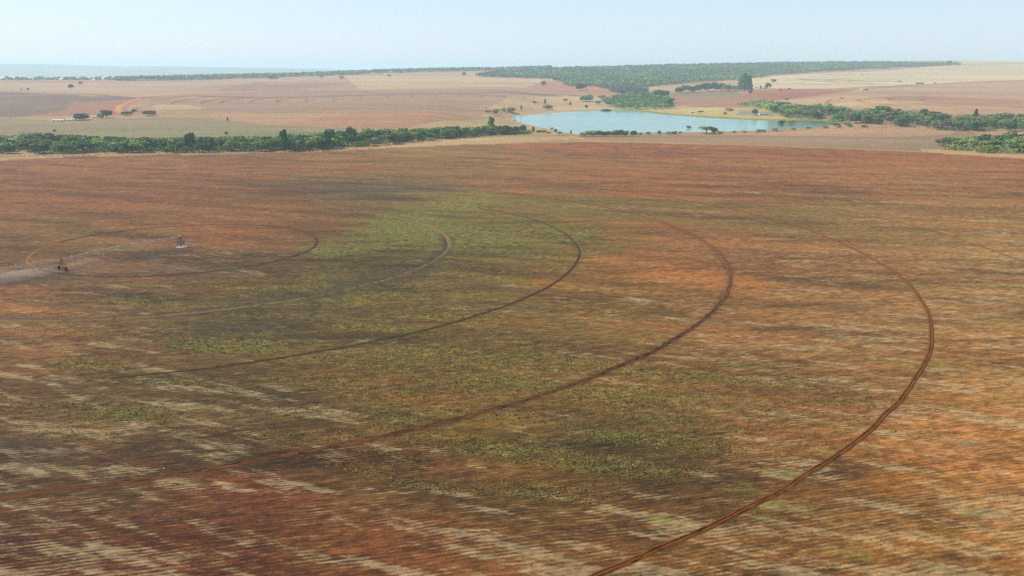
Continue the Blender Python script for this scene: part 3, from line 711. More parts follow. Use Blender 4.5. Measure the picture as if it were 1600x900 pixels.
PZ = zat(*PC)
tw = onplane(98, 422.5)                                 # where the first drive unit stands in the photo
dx, dy = tw[0] - PC[0], tw[1] - PC[1]; DL = math.hypot(dx, dy)
PR = math.atan2(dy, dx); SP = .842 * HC
def make_pivot(name, loc, rz, spans, spanlen, label, group=None, detail=True, slope=(0, 0)):
    root = empty(name, loc, rz); tag(root, label, 'irrigator', group)
    H = 4.1
    def gz(r): return slope[0] * r if not callable(slope) else slope(r)
    mb = MB()                                           # four-legged centre tower
    for sx in (-1, 1):
        for sy in (-1, 1):
            mb.tube([(sx * 1.1, sy * 1.1, 0), (sx * .25, sy * .25, H - .2)], .11, 6)
    for k, zz in ((.28, 1.1), (.52, 2.1), (.76, 3.1)):
        q = 1.1 - .85 * k
        c4 = [(q, q, zz), (q, -q, zz), (-q, -q, zz), (-q, q, zz), (q, q, zz)]
        for a, b in zip(c4[:-1], c4[1:]): mb.tube([a, b], .045, 5)
    mb.build('tower_frame', M_DARK, root)
    mb = MB(); mb.tube([(0, 0, -.1), (0, 0, H + .1)], .13, 10); mb.tube([(0, 0, H), (.25, 0, H + .25), (.8, 0, H + .12)], .11, 8); mb.lathe((0, 0, H - .1), (0, 0, 1), [(0, .25), (.12, .27), (.3, .2), (.5, .1), (.62, .02)], 10)
    mb.build('riser_pipe', M_GALV, root)
    mb = MB(); mb.tube([(0, 0, H + .4), (0, 0, H + 1.3)], .03, 5); mb.tube([(-.25, 0, H + 1.0), (.25, 0, H + 1.25)], .02, 4); mb.build('mast', M_GALV, root)
    mb = MB(); mb.box((.4, 1.75, 1.7), (.5, .35, 1.1)); mb.box((.4, 1.62, 2.3), (.7, .6, .05)); mb.tube([(.4, 1.62, 0), (.4, 1.62, 1.2)], .05, 6); mb.build('control_box', M_BLUE, root)
    for i in range(spans):
        r0, r1 = i * spanlen, (i + 1) * spanlen
        h0, h1 = H + gz(r0), H + gz(r1)
        def pz(f_): return h0 + (h1 - h0) * f_ + math.sin(math.pi * f_) * .75
        mb = MB(); mb.tube([(r0 + (.8 if i == 0 else 0) + (r1 - r0 - (.8 if i == 0 else 0)) * k / 16, 0, pz(k / 16)) for k in range(17)], .105 if detail else .3, 7)
        sp_ = mb.build('span_pipe', M_GALV, root)
        mb = MB(); K = 7 if detail else 4
        for sgn in (-1, 1):
            low = [(r0 + spanlen * (k) / K, sgn * .75 * math.sin(math.pi * min(1, max(0, k / K))) ** .5, pz(k / K) - .95 * math.sin(math.pi * k / K) ** .6) for k in range(K + 1)]
            mb.tube(low, .02, 4)
            for k in range(1, K):
                for q in (-.5, .5):
                    f_ = (k + q) / K; mb.tube([low[k], (r0 + spanlen * f_, 0, pz(f_))], .018, 4)
        for k in range(1, K):
            f_ = k / K; yy = .75 * math.sin(math.pi * f_) ** .5; zz = pz(f_) - .95 * math.sin(math.pi * f_) ** .6
            mb.tube([(r0 + spanlen * f_, -yy, zz), (r0 + spanlen * f_, yy, zz)], .022, 4)
        mb.build('truss', M_GALV, root)
        if detail:
            for k in range(8):                           # goosenecks with drop hoses
                f_ = (k + .6) / 8.2; rr_ = r0 + spanlen * f_; zz = pz(f_)
                mb = MB(); mb.tube([(rr_, 0, zz + .1), (rr_, .12, zz + .32), (rr_, .38, zz + .34), (rr_, .5, zz + .1), (rr_, .52, zz - 1.0), (rr_, .5, zz - 2.6)], .085, 6)
                mb.lathe((rr_, .5, zz - 2.85), (0, 0, 1), [(0, .05), (.05, .1), (.15, .1), (.25, .03)], 8)
                mb.build('drop_hose', M_DROP, root)
        # drive unit
        du = MB(); g1 = gz(r1); bh = .75 + g1
        for sgn in (-1, 1):
            for q in (-.25, .25): du.tube([(r1 + q, sgn * 1.95, bh), (r1 + q * .3, sgn * .12, H + g1 - .1)], .055 if detail else .14, 6)
            du.tube([(r1 - .2, sgn * 1.4, bh + .8), (r1 + .2, sgn * 1.4, bh + .8)], .03, 4)
        du.tube([(r1, -1.2, bh + 1.35), (r1, 1.2, bh + 1.35)], .04, 5); du.tube([(r1, -1.9, bh), (r1, .9, bh + 1.7)], .03, 4); du.tube([(r1, 1.9, bh), (r1, -.9, bh + 1.7)], .03, 4)
        du.box((r1, 0, bh - .02), (.22, 4.1, .2)); du.box((r1 - .1, 0, bh + .22), (.35, .5, .32))
        du.build('drive_frame', M_DARK, root)
        bx = MB(); bx.box((r1, 0, H + g1 + .28), (.3, .3, .36)); bx.build('tower_box', M_DARK, root)
        for sgn in (-1, 1):
            wr = .72; cz_ = g1 + wr - .04
            wh = MB(); wh.lathe((r1 - .2, sgn * 2.0, cz_), (1, 0, 0), [(0, wr * .62), (.02, wr * .9), (.08, wr), (.2, wr * 1.02), (.32, wr), (.38, wr * .9), (.4, wr * .62)], 20)
            for k in range(14):
                an = 2 * math.pi * k / 14
                wh.box((r1, sgn * 2.0 + math.cos(an) * wr, cz_ + math.sin(an) * wr), (.34, .09, .09))
            wo = wh.build('wheel', M_RUB, root)
            ri = MB(); ri.lathe((r1 - .12, sgn * 2.0, cz_), (1, 0, 0), [(0, .12), (.03, wr * .58), (.2, wr * .62), (.26, wr * .3), (.3, .1)], 16)
            ri.build('rim', M_RIM, wo)
    return root
slope_fn = lambda r: (zat(PC[0] + r * math.cos(PR), PC[1] + r * math.sin(PR)) - PZ)
pivot = make_pivot('centre_pivot', (PC[0], PC[1], PZ + .12), PR, 2, DL * 1.0, 'long galvanised centre pivot sprinkler arm on wheeled frames crossing the near red field', slope=lambda r: slope_fn(r) - .12)
pad = MB(); pad.lathe((0, 0, -.1), (0, 0, 1), [(0, 2.3), (.14, 2.25), (.16, 2.1)], 8)
po = pad.build('concrete_pad', M_CONC); po.location = (PC[0] + .5, PC[1] - .3, PZ); tag(po, 'pale concrete pad under the centre tower of the near sprinkler arm', 'concrete pad')
pb = MB(); pb.tube([(1.9, -1.0, .1), (2.0, -1.2, 1.7), (5.2, -1.2, 1.8)], .04, 6); pb.tube([(5.2, -1.2, 0), (5.2, -1.2, 1.8)], .03, 6); pb.tube([(2.2, .2, 2.5), (6.4, .2, 2.7)], .045, 6); pb.tube([(6.4, .2, 0), (6.4, .2, 2.7)], .03, 6); pb.tube([(2.2, .2, 0), (2.2, .2, 2.5)], .03, 6)
o = pb.build('supply_pipe_rack', M_WHITE); o.location = (PC[0], PC[1], PZ + .02); tag(o, 'thin white pipework on posts just right of the sprinkler arm centre tower', 'pipe rack')

# fine spray hanging below the arm
sm_ = bpy.data.materials.new('water_mist'); sm_.use_nodes = True; t = sm_.node_tree; t.nodes.clear()
pv = t.nodes.new('ShaderNodeVolumePrincipled'); pv.inputs['Density'].default_value = .020; pv.inputs['Color'].default_value = (.95, .97, 1, 1)
oo = t.nodes.new('ShaderNodeOutputMaterial'); t.links.new(pv.outputs[0], oo.inputs['Volume'])
mb = MB()
def blob(mb, x, y, rx, ry, h, rz=0):
    n = 14; zg = zat(x, y) + .05; b = len(mb.v); lv = [(0, 1), (.15, .95), (.45, .75), (.75, .45), (1, .1)]
    for f_, k in lv:
        for q in range(n):
            an = 2 * math.pi * q / n; wob_ = 1 + .15 * math.sin(3 * an + x)
            X, Y = math.cos(an) * rx * k * wob_, math.sin(an) * ry * k * wob_
            mb.v.append((x + X * math.cos(rz) - Y * math.sin(rz), y + X * math.sin(rz) + Y * math.cos(rz), zg + h * f_))
    for i in range(len(lv) - 1):
        for q in range(n): mb.f.append((b + i * n + q, b + i * n + (q + 1) % n, b + (i + 1) * n + (q + 1) % n, b + (i + 1) * n + q))
    mb.f.append(tuple(b + q for q in range(n))[::-1]); mb.f.append(tuple(b + (len(lv) - 1) * n + q for q in range(n)))
x_, y_ = onplane(18, 436); blob(mb, x_, y_, 19, 7, 2.6, PR)
mb.build('water_mist', sm_)
tag(bpy.data.objects['water_mist'], 'pale veil of sprinkler spray under the arm at the left edge', 'spray', kind='stuff')
mb = MB(); x_, y_ = onplane(132, 413); blob(mb, x_, y_, 8, 4.5, 2.4, PR)
sm2 = sm_.copy(); sm2.node_tree.nodes['Principled Volume'].inputs['Density'].default_value = .012
o = mb.build('water_mist', sm2); tag(o, 'faint sprinkler spray just right of the wheeled frame', 'spray', kind='stuff')

# the pivot machine across the creek
fx, fy = hit(820, 153.5); fx2, fy2 = hit(433, 157.5)
far_rz = math.atan2(fy2 - fy, fx2 - fx); flen = math.hypot(fx2 - fx, fy2 - fy); fz = zat(fx, fy)
ff = lambda r: zat(fx + r * math.cos(far_rz), fy + r * math.sin(far_rz)) - fz
make_pivot('centre_pivot', (fx, fy, fz), far_rz, 10, flen / 10, 'distant sprinkler arm stretched across the pinkish field beyond the creek', None, False, slope=ff)

# ---------------------------------------------------------------- trees
def leafmat(name, c, tr=0.0):
    m, t, p = newmat(name, .75, .15)
    geo = t.nodes.new('ShaderNodeNewGeometry').outputs['Position']
    rn = t.nodes.new('ShaderNodeObjectInfo').outputs['Random']
    sh = attr(t, 'shade')
    k = math_n(t, 'MULTIPLY', sh, mapr(t, rn, 0, 1, .72, 1.32))
    n = noise_n(t, geo, .22, 3)
    c = lin(c) * np.array([1.4, 1.3, .92])
    col = mixc(t, mapr(t, n, .35, .65), c * np.array([.85, .95, .9]), c * np.array([1.25, 1.1, 1.0]))
    col = mixc(t, 1.0, col, k, 'MULTIPLY')
    t.links.new(col, p.inputs['Base Color']); return m
M_BARK = plain('bark', (110, 94, 78), .95, 0, .3, 2)
M_LEAF = {'dark': leafmat('dark_foliage', (48, 76, 42)), 'mid': leafmat('mid_foliage', (72, 98, 50)), 'bright': leafmat('bright_foliage', (98, 122, 50)), 'grey': leafmat('grey_green_foliage', (92, 104, 72)), 'dry': leafmat('dry_foliage', (110, 98, 74)), 'olive': leafmat('olive_foliage', (104, 112, 62))}

def leaf_cloud(lobes, nleaf, size, gaps=.12, seed=0):
    """many small leaf-clump faces on a cluster of lobes"""
    r = np.random.default_rng(seed); Vs = []; sh = []
    wts = np.array([l[3] ** 2 for l in lobes]); wts = wts / wts.sum()
    idx = r.choice(len(lobes), nleaf, p=wts); L = np.array(lobes)[idx]
    d = r.normal(size=(nleaf, 3)); d /= np.linalg.norm(d, axis=1)[:, None]
    d[:, 2] = np.where(d[:, 2] < -.45, -d[:, 2], d[:, 2])
    rad = L[:, 3] * (1 - r.random(nleaf) ** 2 * .45) * (1 + .14 * r.normal(size=nleaf))
    c = L[:, :3] + d * rad[:, None] * np.array([1, 1, .82])
    nrm = d + r.normal(size=(nleaf, 3)) * .45; nrm /= np.linalg.norm(nrm, axis=1)[:, None]
    a = np.cross(nrm, r.normal(size=(nleaf, 3))); a /= np.linalg.norm(a, axis=1)[:, None]; b = np.cross(nrm, a)
    s = size * (.6 + .8 * r.random(nleaf))[:, None]; s2 = s * (.55 + .4 * r.random((nleaf, 1)))
    q = np.stack([c - a * s - b * s2 * .3, c + b * s2 * -1, c + a * s, c + b * s2], 1)
    q = np.stack([c - a * s, c - b * s2, c + a * s * .9, c + b * s2 * 1.1], 1)
    shade = (.75 + .5 * r.random(nleaf)) * (.82 + .36 * r.random(len(lobes))[idx])
    V = q.reshape(-1, 3); Fl = np.arange(nleaf * 4).reshape(-1, 4)
    # face outward
    return V, Fl, np.repeat(shade, 4)

def make_lobes(kind, r, h, seed):
    rr = random.Random(seed); L = []
    if kind == 'round':
        L.append((0, 0, h * .60, r * .70))
        for k in range(13):
            a = k * 2.4; q = r * (.42 + .26 * rr.random()); L.append((math.cos(a) * q, math.sin(a) * q, h * (.26 + .50 * rr.random()), r * (.34 + .18 * rr.random())))
    elif kind == 'spread':
        for k in range(11):
            a = k * 2.4; q = r * (.15 + .6 * rr.random()); L.append((math.cos(a) * q, math.sin(a) * q, h * (.62 + .2 * rr.random()) - q * .12, r * (.32 + .16 * rr.random())))
    elif kind == 'tall':
        for k in range(9):
            a = k * 2.4; f_ = k / 8; q = r * .35 * rr.random(); L.append((math.cos(a) * q, math.sin(a) * q, h * (.2 + .66 * f_), r * (.72 - .32 * f_)))
    elif kind == 'bush':
        for k in range(9):
            a = k * 2.4; q = r * (.2 + .42 * rr.random()); L.append((math.cos(a) * q, math.sin(a) * q, h * (.28 + .34 * rr.random()), r * (.5 + .2 * rr.random())))
    return L

PROTO = {}
def proto(kind, leaf, seed, nleaf=1000, size=.66, r=4.6, h=9.5):
    key = (kind, leaf, seed)
    if key in PROTO: return PROTO[key]
    L = make_lobes(kind, r, h, seed)
    V, Fl, sh = leaf_cloud(L, nleaf, size, seed=seed)
    cr_ = mesh_np('crown', V, Fl, M_LEAF[leaf], cols={'shade': sh})
    tb = MB(); rr = random.Random(seed + 5); lean = (rr.uniform(-.4, .4), rr.uniform(-.4, .4))
    top = h * (.45 if kind != 'tall' else .6)
    tb.tube([(0, 0, -.4), (0, 0, h * .08), (lean[0] * .5, lean[1] * .5, top * .6), (lean[0], lean[1], top)], .028 * h, 7, .016 * h)
    for k in range(5):
        l = L[(k * 2 + 1) % len(L)]
        tb.tube([(lean[0] * .6, lean[1] * .6, top * (.55 + .08 * k)), ((l[0] + lean[0]) * .5, (l[1] + lean[1]) * .5, (top * .75 + l[2]) * .5), (l[0] * .9, l[1] * .9, l[2])], .011 * h, 5, .004 * h)
    tk = tb.build('trunk', M_BARK)
    PROTO[key] = [cr_, tk, False]
    return PROTO[key]
def plant(name, kind, leaf, seed, x, y, r, h, label, cat='tree', group=None, z=None):
    P = proto(kind, leaf, seed)
    root = empty(name, (x, y, zat(x, y) if z is None else z), random.uniform(0, 6.28))
    root.scale = (r / 4.6, r / 4.6, h / 9.5)
    tag(root, label, cat, group)
    if not P[2]:
        for o in P[:2]: o.parent = root
        P[2] = True
    else:
        for o in P[:2]:
            c = o.copy(); c.parent = root; C.objects.link(c)
    return root

def place_name(px):
    for lim, nm in ((50, 'at the photo edge'), (110, 'below the sheds'), (165, 'below the broad tree'), (215, 'below the road bend'), (260, 'below the domed tree'), (330, 'around the tall dark tree'), (400, 'below the sapling'), (460, 'around the pointed tree'), (530, 'around the blocky tree'), (600, 'around the green dome'), (650, 'at the bend'), (700, 'past the bend'), (760, 'below the pale track'), (830, 'near the lake tip')):
        if px < lim: return nm
ADJ = {'dark': 'dark green', 'mid': 'mid green', 'bright': 'bright green', 'grey': 'dull grey-green', 'dry': 'dry brown', 'olive': 'olive green'}
# --- creek belt on the left: lower edge, upper edge (photo pixels of the ground line / of the tree tops)
LOW = [(-40, 243), (0, 241), (100, 241), (200, 239.5), (300, 239.5), (400, 238), (480, 236.5), (540, 231), (600, 227.5), (650, 221), (700, 217), (760, 211.5), (800, 210.5), (822, 209.5)]
TOP = [(-40, 206), (0, 209), (60, 205), (110, 209), (200, 213), (300, 213), (400, 210), (500, 205), (560, 200), (600, 198), (650, 199), (700, 196), (760, 199), (800, 197), (822, 202)]
def belt(LOW, TOP, px0, px1, n, leafs, grp, seed, hrange=(8.5, 13), namer=place_name, nm='creek_tree', what='creek belt'):
    rr = random.Random(seed); pts = []; tries = 0
    pu = []
    while len(pts) < n and tries < 60000:
        tries += 1
        px = rr.uniform(px0, px1); lo = np.interp(px, *zip(*LOW)); to = np.interp(px, *zip(*TOP))
        x0, y0 = hit(px, lo)
        h = rr.uniform(*hrange)
        # farthest ground line such that the tree top still meets the photo's canopy line
        u, dyy, dz = ray(px, to); ylist = np.linspace(y0 + 3, y0 + 260, 60)
        zz = tz(ylist * u / dyy, ylist) + h * .95; ok = zz <= HC + ylist * dz / dyy
        y1 = ylist[ok].max() if ok.any() else y0 + 4
        y = y0 + 4 + (max(y1, y0 + 8) - y0 - 4) * rr.random() ** 1.1
        x = y * u / dyy
        d = max(5.2, (px1 - px0) / 1294 * y0 * .0 + 5.6) * (1 if tries < 30000 else .75)
        if all((x - a) ** 2 + ((y - b) * .8) ** 2 > d * d for a, b, *_ in pts): pts.append((x, y, px, h))
    open('/tmp/belts', 'a').write(f'{nm} {len(pts)} {tries}\n')
    for k, (x, y, px, h) in enumerate(pts):
        x0, y0 = hit(px, np.interp(px, *zip(*LOW))); dd = y - y0
        dep_ = ('fronting the ' if dd < 22 else ('inside the ' if dd < 60 else 'behind the ')) + what
        lf = rr.choice(leafs(px)); kd = rr.choice(['round', 'round', 'round', 'round', 'round', 'round', 'spread'])
        r = rr.uniform(5.4, 8.4) * (h / 10) ** .5 if kd != 'tall' else rr.uniform(3.4, 4.4)
        sz = 'tall ' if lf != 'grey' and h > hrange[0] + .68 * (hrange[1] - hrange[0]) else ('low ' if h < hrange[0] + .33 * (hrange[1] - hrange[0]) else '')
        shp = sz + {'round': 'rounded', 'spread': 'broad-topped', 'tall': 'narrow upright'}[kd]
        plant(nm, kd, lf, {'round': rr.choice([1, 2, 3]), 'spread': 4, 'tall': 6}[kd], x, y, r, h, f'{ADJ[lf]} {shp} tree {dep_} {namer(px)}', 'tree', f'{ADJ[lf]} {shp} trees {dep_} {namer(px)}')
    fill = []
    for q in range(3 * n):
        px = rr.uniform(px0, px1); x0, y0 = hit(px, np.interp(px, *zip(*LOW))); u, dyy, dz = ray(px, np.interp(px, *zip(*TOP)))
        ylist = np.linspace(y0 + 2, y0 + 220, 40); ok = tz(ylist * u / dyy, ylist) + 6.5 <= HC + ylist * dz / dyy
        y1 = ylist[ok].max() if ok.any() else y0 + 6
        y = rr.uniform(y0 + 2, max(y1, y0 + 8)); fill.append((y * u / dyy, y))
    return pts, fill
b1 = belt(LOW, TOP, -30, 822, 190, lambda p: ['dark', 'dark', 'mid', 'mid', 'mid', 'bright', 'grey'], 'g', 3)
# right-hand belt behind the tan strip and the copse at the right edge
LOW2 = [(1205, 176), (1225, 183), (1262, 187.5), (1340, 192), (1420, 199), (1500, 205), (1540, 205), (1640, 206)]
TOP2 = [(1205, 158), (1225, 158), (1262, 162), (1300, 166), (1340, 167), (1380, 166), (1440, 171), (1500, 176), (1560, 175), (1640, 178)]
def pn2(px):
    for lim, nm in ((1270, 'at the lake inlet'), (1310, 'by the dark dome'), (1350, 'along the inlet water'), (1400, 'below the big crown'), (1450, 'below the dark crown'), (1500, 'in its greyish part'), (1550, 'below the narrow tree'), (1700, 'behind the copse')):
        if px < lim: return nm
b2 = belt(LOW2, TOP2, 1208, 1630, 135, lambda p: ['dark', 'mid', 'grey', 'mid', 'bright'] if p < 1430 else ['grey', 'grey', 'mid', 'grey', 'olive', 'dark'], 'g', 5, (10, 14.5), pn2, 'valley_tree', 'valley belt')
LOW3 = [(1450, 222), (1470, 228), (1490, 235), (1540, 239.5), (1600, 241), (1650, 244)]
TOP3 = [(1450, 216), (1470, 214), (1490, 214), (1530, 211), (1560, 206), (1600, 203), (1650, 202)]
b3 = belt(LOW3, TOP3, 1480, 1640, 36, lambda p: ['dark', 'mid', 'bright', 'mid', 'olive'], 'g', 6, (8, 11.5), lambda p: ['by the grey tree', 'above the road', 'in its left half', 'in its middle', 'near the photo edge', 'at the photo edge'][0 if p < 1500 else 1 if p < 1520 else 2 if p < 1545 else 3 if p < 1565 else 4 if p < 1585 else 5], 'copse_tree', 'near copse')
# undergrowth under the belts: one mass nobody could count
def scrub(name, pts, per, spread, hmax, size, mat, label, seed, cat='undergrowth'):
    r = np.random.default_rng(seed); P = np.array([(p[0], p[1]) for p in pts])
    c = np.repeat(P, per, 0) + r.normal(size=(len(P) * per, 2)) * spread
    z = tz(c[:, 0], c[:, 1]) + r.random(len(c)) * hmax
    n = len(c); cc = np.c_[c, z]
    nrm = r.normal(size=(n, 3)) + [0, 0, .6]; nrm /= np.linalg.norm(nrm, axis=1)[:, None]
    a = np.cross(nrm, r.normal(size=(n, 3))); a /= np.linalg.norm(a, axis=1)[:, None]; b = np.cross(nrm, a)
    s = size * (.5 + r.random((n, 1)))
    V = np.stack([cc - a * s, cc - b * s * .7, cc + a * s, cc + b * s * .8], 1).reshape(-1, 3)
    o = mesh_np(name, V, np.arange(n * 4).reshape(-1, 4), mat, cols={'shade': np.repeat(.7 + .6 * r.random(n), 4)})
    tag(o, label, cat, kind='stuff'); return o
scrub('undergrowth', b1[1], 80, 4.0, 5.6, .8, M_LEAF['mid'], 'low tangled undergrowth filling the creek-side belt', 1)
scrub('undergrowth', b2[1] + b3[1], 80, 4.0, 5.4, .8, M_LEAF['grey'], 'low tangled undergrowth in the right-hand tree belt and copse', 2)

# --- woods above the lake and on the plateau
def woodland(name, PX, n, hr, leafcols, label, seed, fpt=22, size=1.9, line=None):
    r = np.random.default_rng(seed)
    if line:
        px = r.uniform(line[0], line[1], n); y = np.interp(px, [c[0] for c in CREST], [c[1] for c in CREST]) + r.uniform(line[2], line[3], n) + (fbm(px / 25, px * 0, seed, 3) - .5) * 60
        PX = None; lpts = np.c_[y * (px - 800) / 1338, y]
    P = Hn(PX) if PX else [(-1e6, -1e6), (1e6, -1e6), (1e6, 1e6), (-1e6, 1e6)]; A_ = np.array(P); lo = A_.min(0); hi = A_.max(0)
    pts = r.random((n * 6, 2)) * (hi - lo) + lo if PX else lpts
    jx = (fbm(pts[:, 0] / 60, pts[:, 1] / 60, seed, 3) - .5) * 50; jy = (fbm(pts[:, 0] / 60, pts[:, 1] / 60, seed + 5, 3) - .5) * 70
    m = inside(pts[:, 0] + jx, pts[:, 1] + jy, P); pts = pts[m]
    if len(pts) > n: pts = pts[:n]
    h = r.uniform(*hr, len(pts)); z0 = tz(pts[:, 0], pts[:, 1]); rad = h * r.uniform(.42, .6, len(pts))
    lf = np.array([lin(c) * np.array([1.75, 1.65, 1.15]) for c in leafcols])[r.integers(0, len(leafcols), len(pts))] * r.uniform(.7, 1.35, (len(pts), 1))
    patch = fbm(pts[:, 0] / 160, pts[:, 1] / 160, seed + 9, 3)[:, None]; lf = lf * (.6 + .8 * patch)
    i = np.repeat(np.arange(len(pts)), fpt); K = len(i)
    d = r.normal(size=(K, 3)); d /= np.linalg.norm(d, axis=1)[:, None]; d[:, 2] = np.abs(d[:, 2]) * 1.1 - .25
    c = np.c_[pts[i], z0[i] + h[i] * .62] + d * np.c_[rad[i], rad[i], h[i] * .4] * (.75 + .35 * r.random((K, 1)))
    nrm = d + r.normal(size=(K, 3)) * .3; nrm /= np.linalg.norm(nrm, axis=1)[:, None]
    a = np.cross(nrm, r.normal(size=(K, 3))); a /= np.linalg.norm(a, axis=1)[:, None]; b = np.cross(nrm, a)
    s = size * (.6 + .7 * r.random((K, 1))) * (h[i] / 9)[:, None]
    V = np.stack([c - a * s, c - b * s * .8, c + a * s, c + b * s * .8], 1).reshape(-1, 3)
    cc = np.repeat(lf[i] * (.85 + .3 * r.random((K, 1))), 4, 0)
    m_, t, p = newmat(name + '_leaves', .85, .1); t.links.new(attr(t, 'tint', False), p.inputs['Base Color'])
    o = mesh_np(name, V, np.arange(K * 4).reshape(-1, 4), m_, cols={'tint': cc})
    tag(o, label, 'woodland', kind='stuff'); return o
PLAT = [(742, 119.6), (775, 114.5), (860, 108.5), (1000, 105), (1100, 102), (1200, 99.8), (1300, 98.6), (1400, 99), (1497, 101), (1430, 105), (1350, 108), (1280, 112.5), (1200, 118), (1160, 124), (1100, 128), (1050, 131.5), (1000, 137.5), (992, 143), (960, 141), (925, 136), (890, 134), (880, 127), (865, 124.4), (800, 122), (760, 121)]
woodland('plateau_woodland', PLAT, 21000, (7, 13), [(64, 88, 60), (78, 98, 62), (90, 100, 74), (70, 92, 54)], 'wide hazy woodland covering the plateau on the skyline', 11, 16, 2.4)
woodland('skyline_woodland', None, 2600, (8, 14), [(84, 104, 92), (92, 110, 92)], 'thin dark line of woodland along the skyline on the left', 12, 16, 2.6, (176, 860, -110, 60))  # leaf tints lightened to stand in for thicker distance haze
woodland('dusky_woodland', [(945, 138), (985, 139), (1010, 143), (1008, 150), (985, 148), (955, 144)], 420, (7, 12), [(78, 70, 84), (86, 78, 88), (62, 74, 66)], 'dusky grey-purple patch of bare woodland below the plateau forest', 13, 40, 1.6)
woodland('lakeside_woodland', [(946, 164), (955, 154), (985, 148), (1012, 147), (1044, 156), (1049, 166), (1044, 172), (1010, 171.5), (970, 172), (955, 170)], 620, (7, 11), [(72, 100, 48), (60, 88, 46), (94, 118, 52), (84, 100, 60)], 'green woodland on the far bank of the lake', 14, 60, 1.35)
woodland('inlet_woodland', [(1150, 166), (1180, 160), (1215, 164), (1290, 168), (1330, 178), (1300, 184), (1230, 181), (1200, 172)], 330, (6, 9), [(96, 120, 56), (88, 104, 60), (70, 96, 50)], 'light green woodland behind the lake inlet', 15, 60, 1.35)
woodland('valley_woodland', None, 240, (7, 13), [(92, 116, 116)], 'blue-tinged line of woodland at the foot of the far hills', 16, 14, 2.6, (-60, 200, -20, 160))  # blue-grey leaf tint has the distance haze painted in

# --- trees one can tell apart
def lone(px, row, wpx, hpx, kind, leaf, seed, label, name='lone_tree', cat='tree', group=None):
    x, y = hit(px, row); m = y * 1.03 / F
    return plant(name, kind, leaf, seed, x, y, max(.6, wpx * m / 2), max(1, hpx * m), label, cat, group)
lone(128, 187.5, 22, 12, 'bush', 'dark', 21, 'leftmost broad dark tree of the five by the white sheds', 'broad_tree')
lone(167, 184, 16, 12, 'round', 'dark', 2, 'tall round dark tree second from the left beside the dirt road', 'broad_tree')
lone(158, 185, 9, 8, 'bush', 'mid', 21, 'small paler bush leaning against the tall round tree', 'bush', 'bush')
lone(198, 180.5, 15, 7, 'bush', 'dark', 22, 'low domed dark tree below the bend of the dirt road', 'broad_tree')
lone(209, 176.5, 8, 6, 'round', 'dark', 1, 'smallest round tree set just behind its domed neighbour', 'broad_tree')
lone(233, 181, 17, 9, 'bush', 'dark', 22, 'rightmost domed dark tree of the row of five', 'broad_tree')
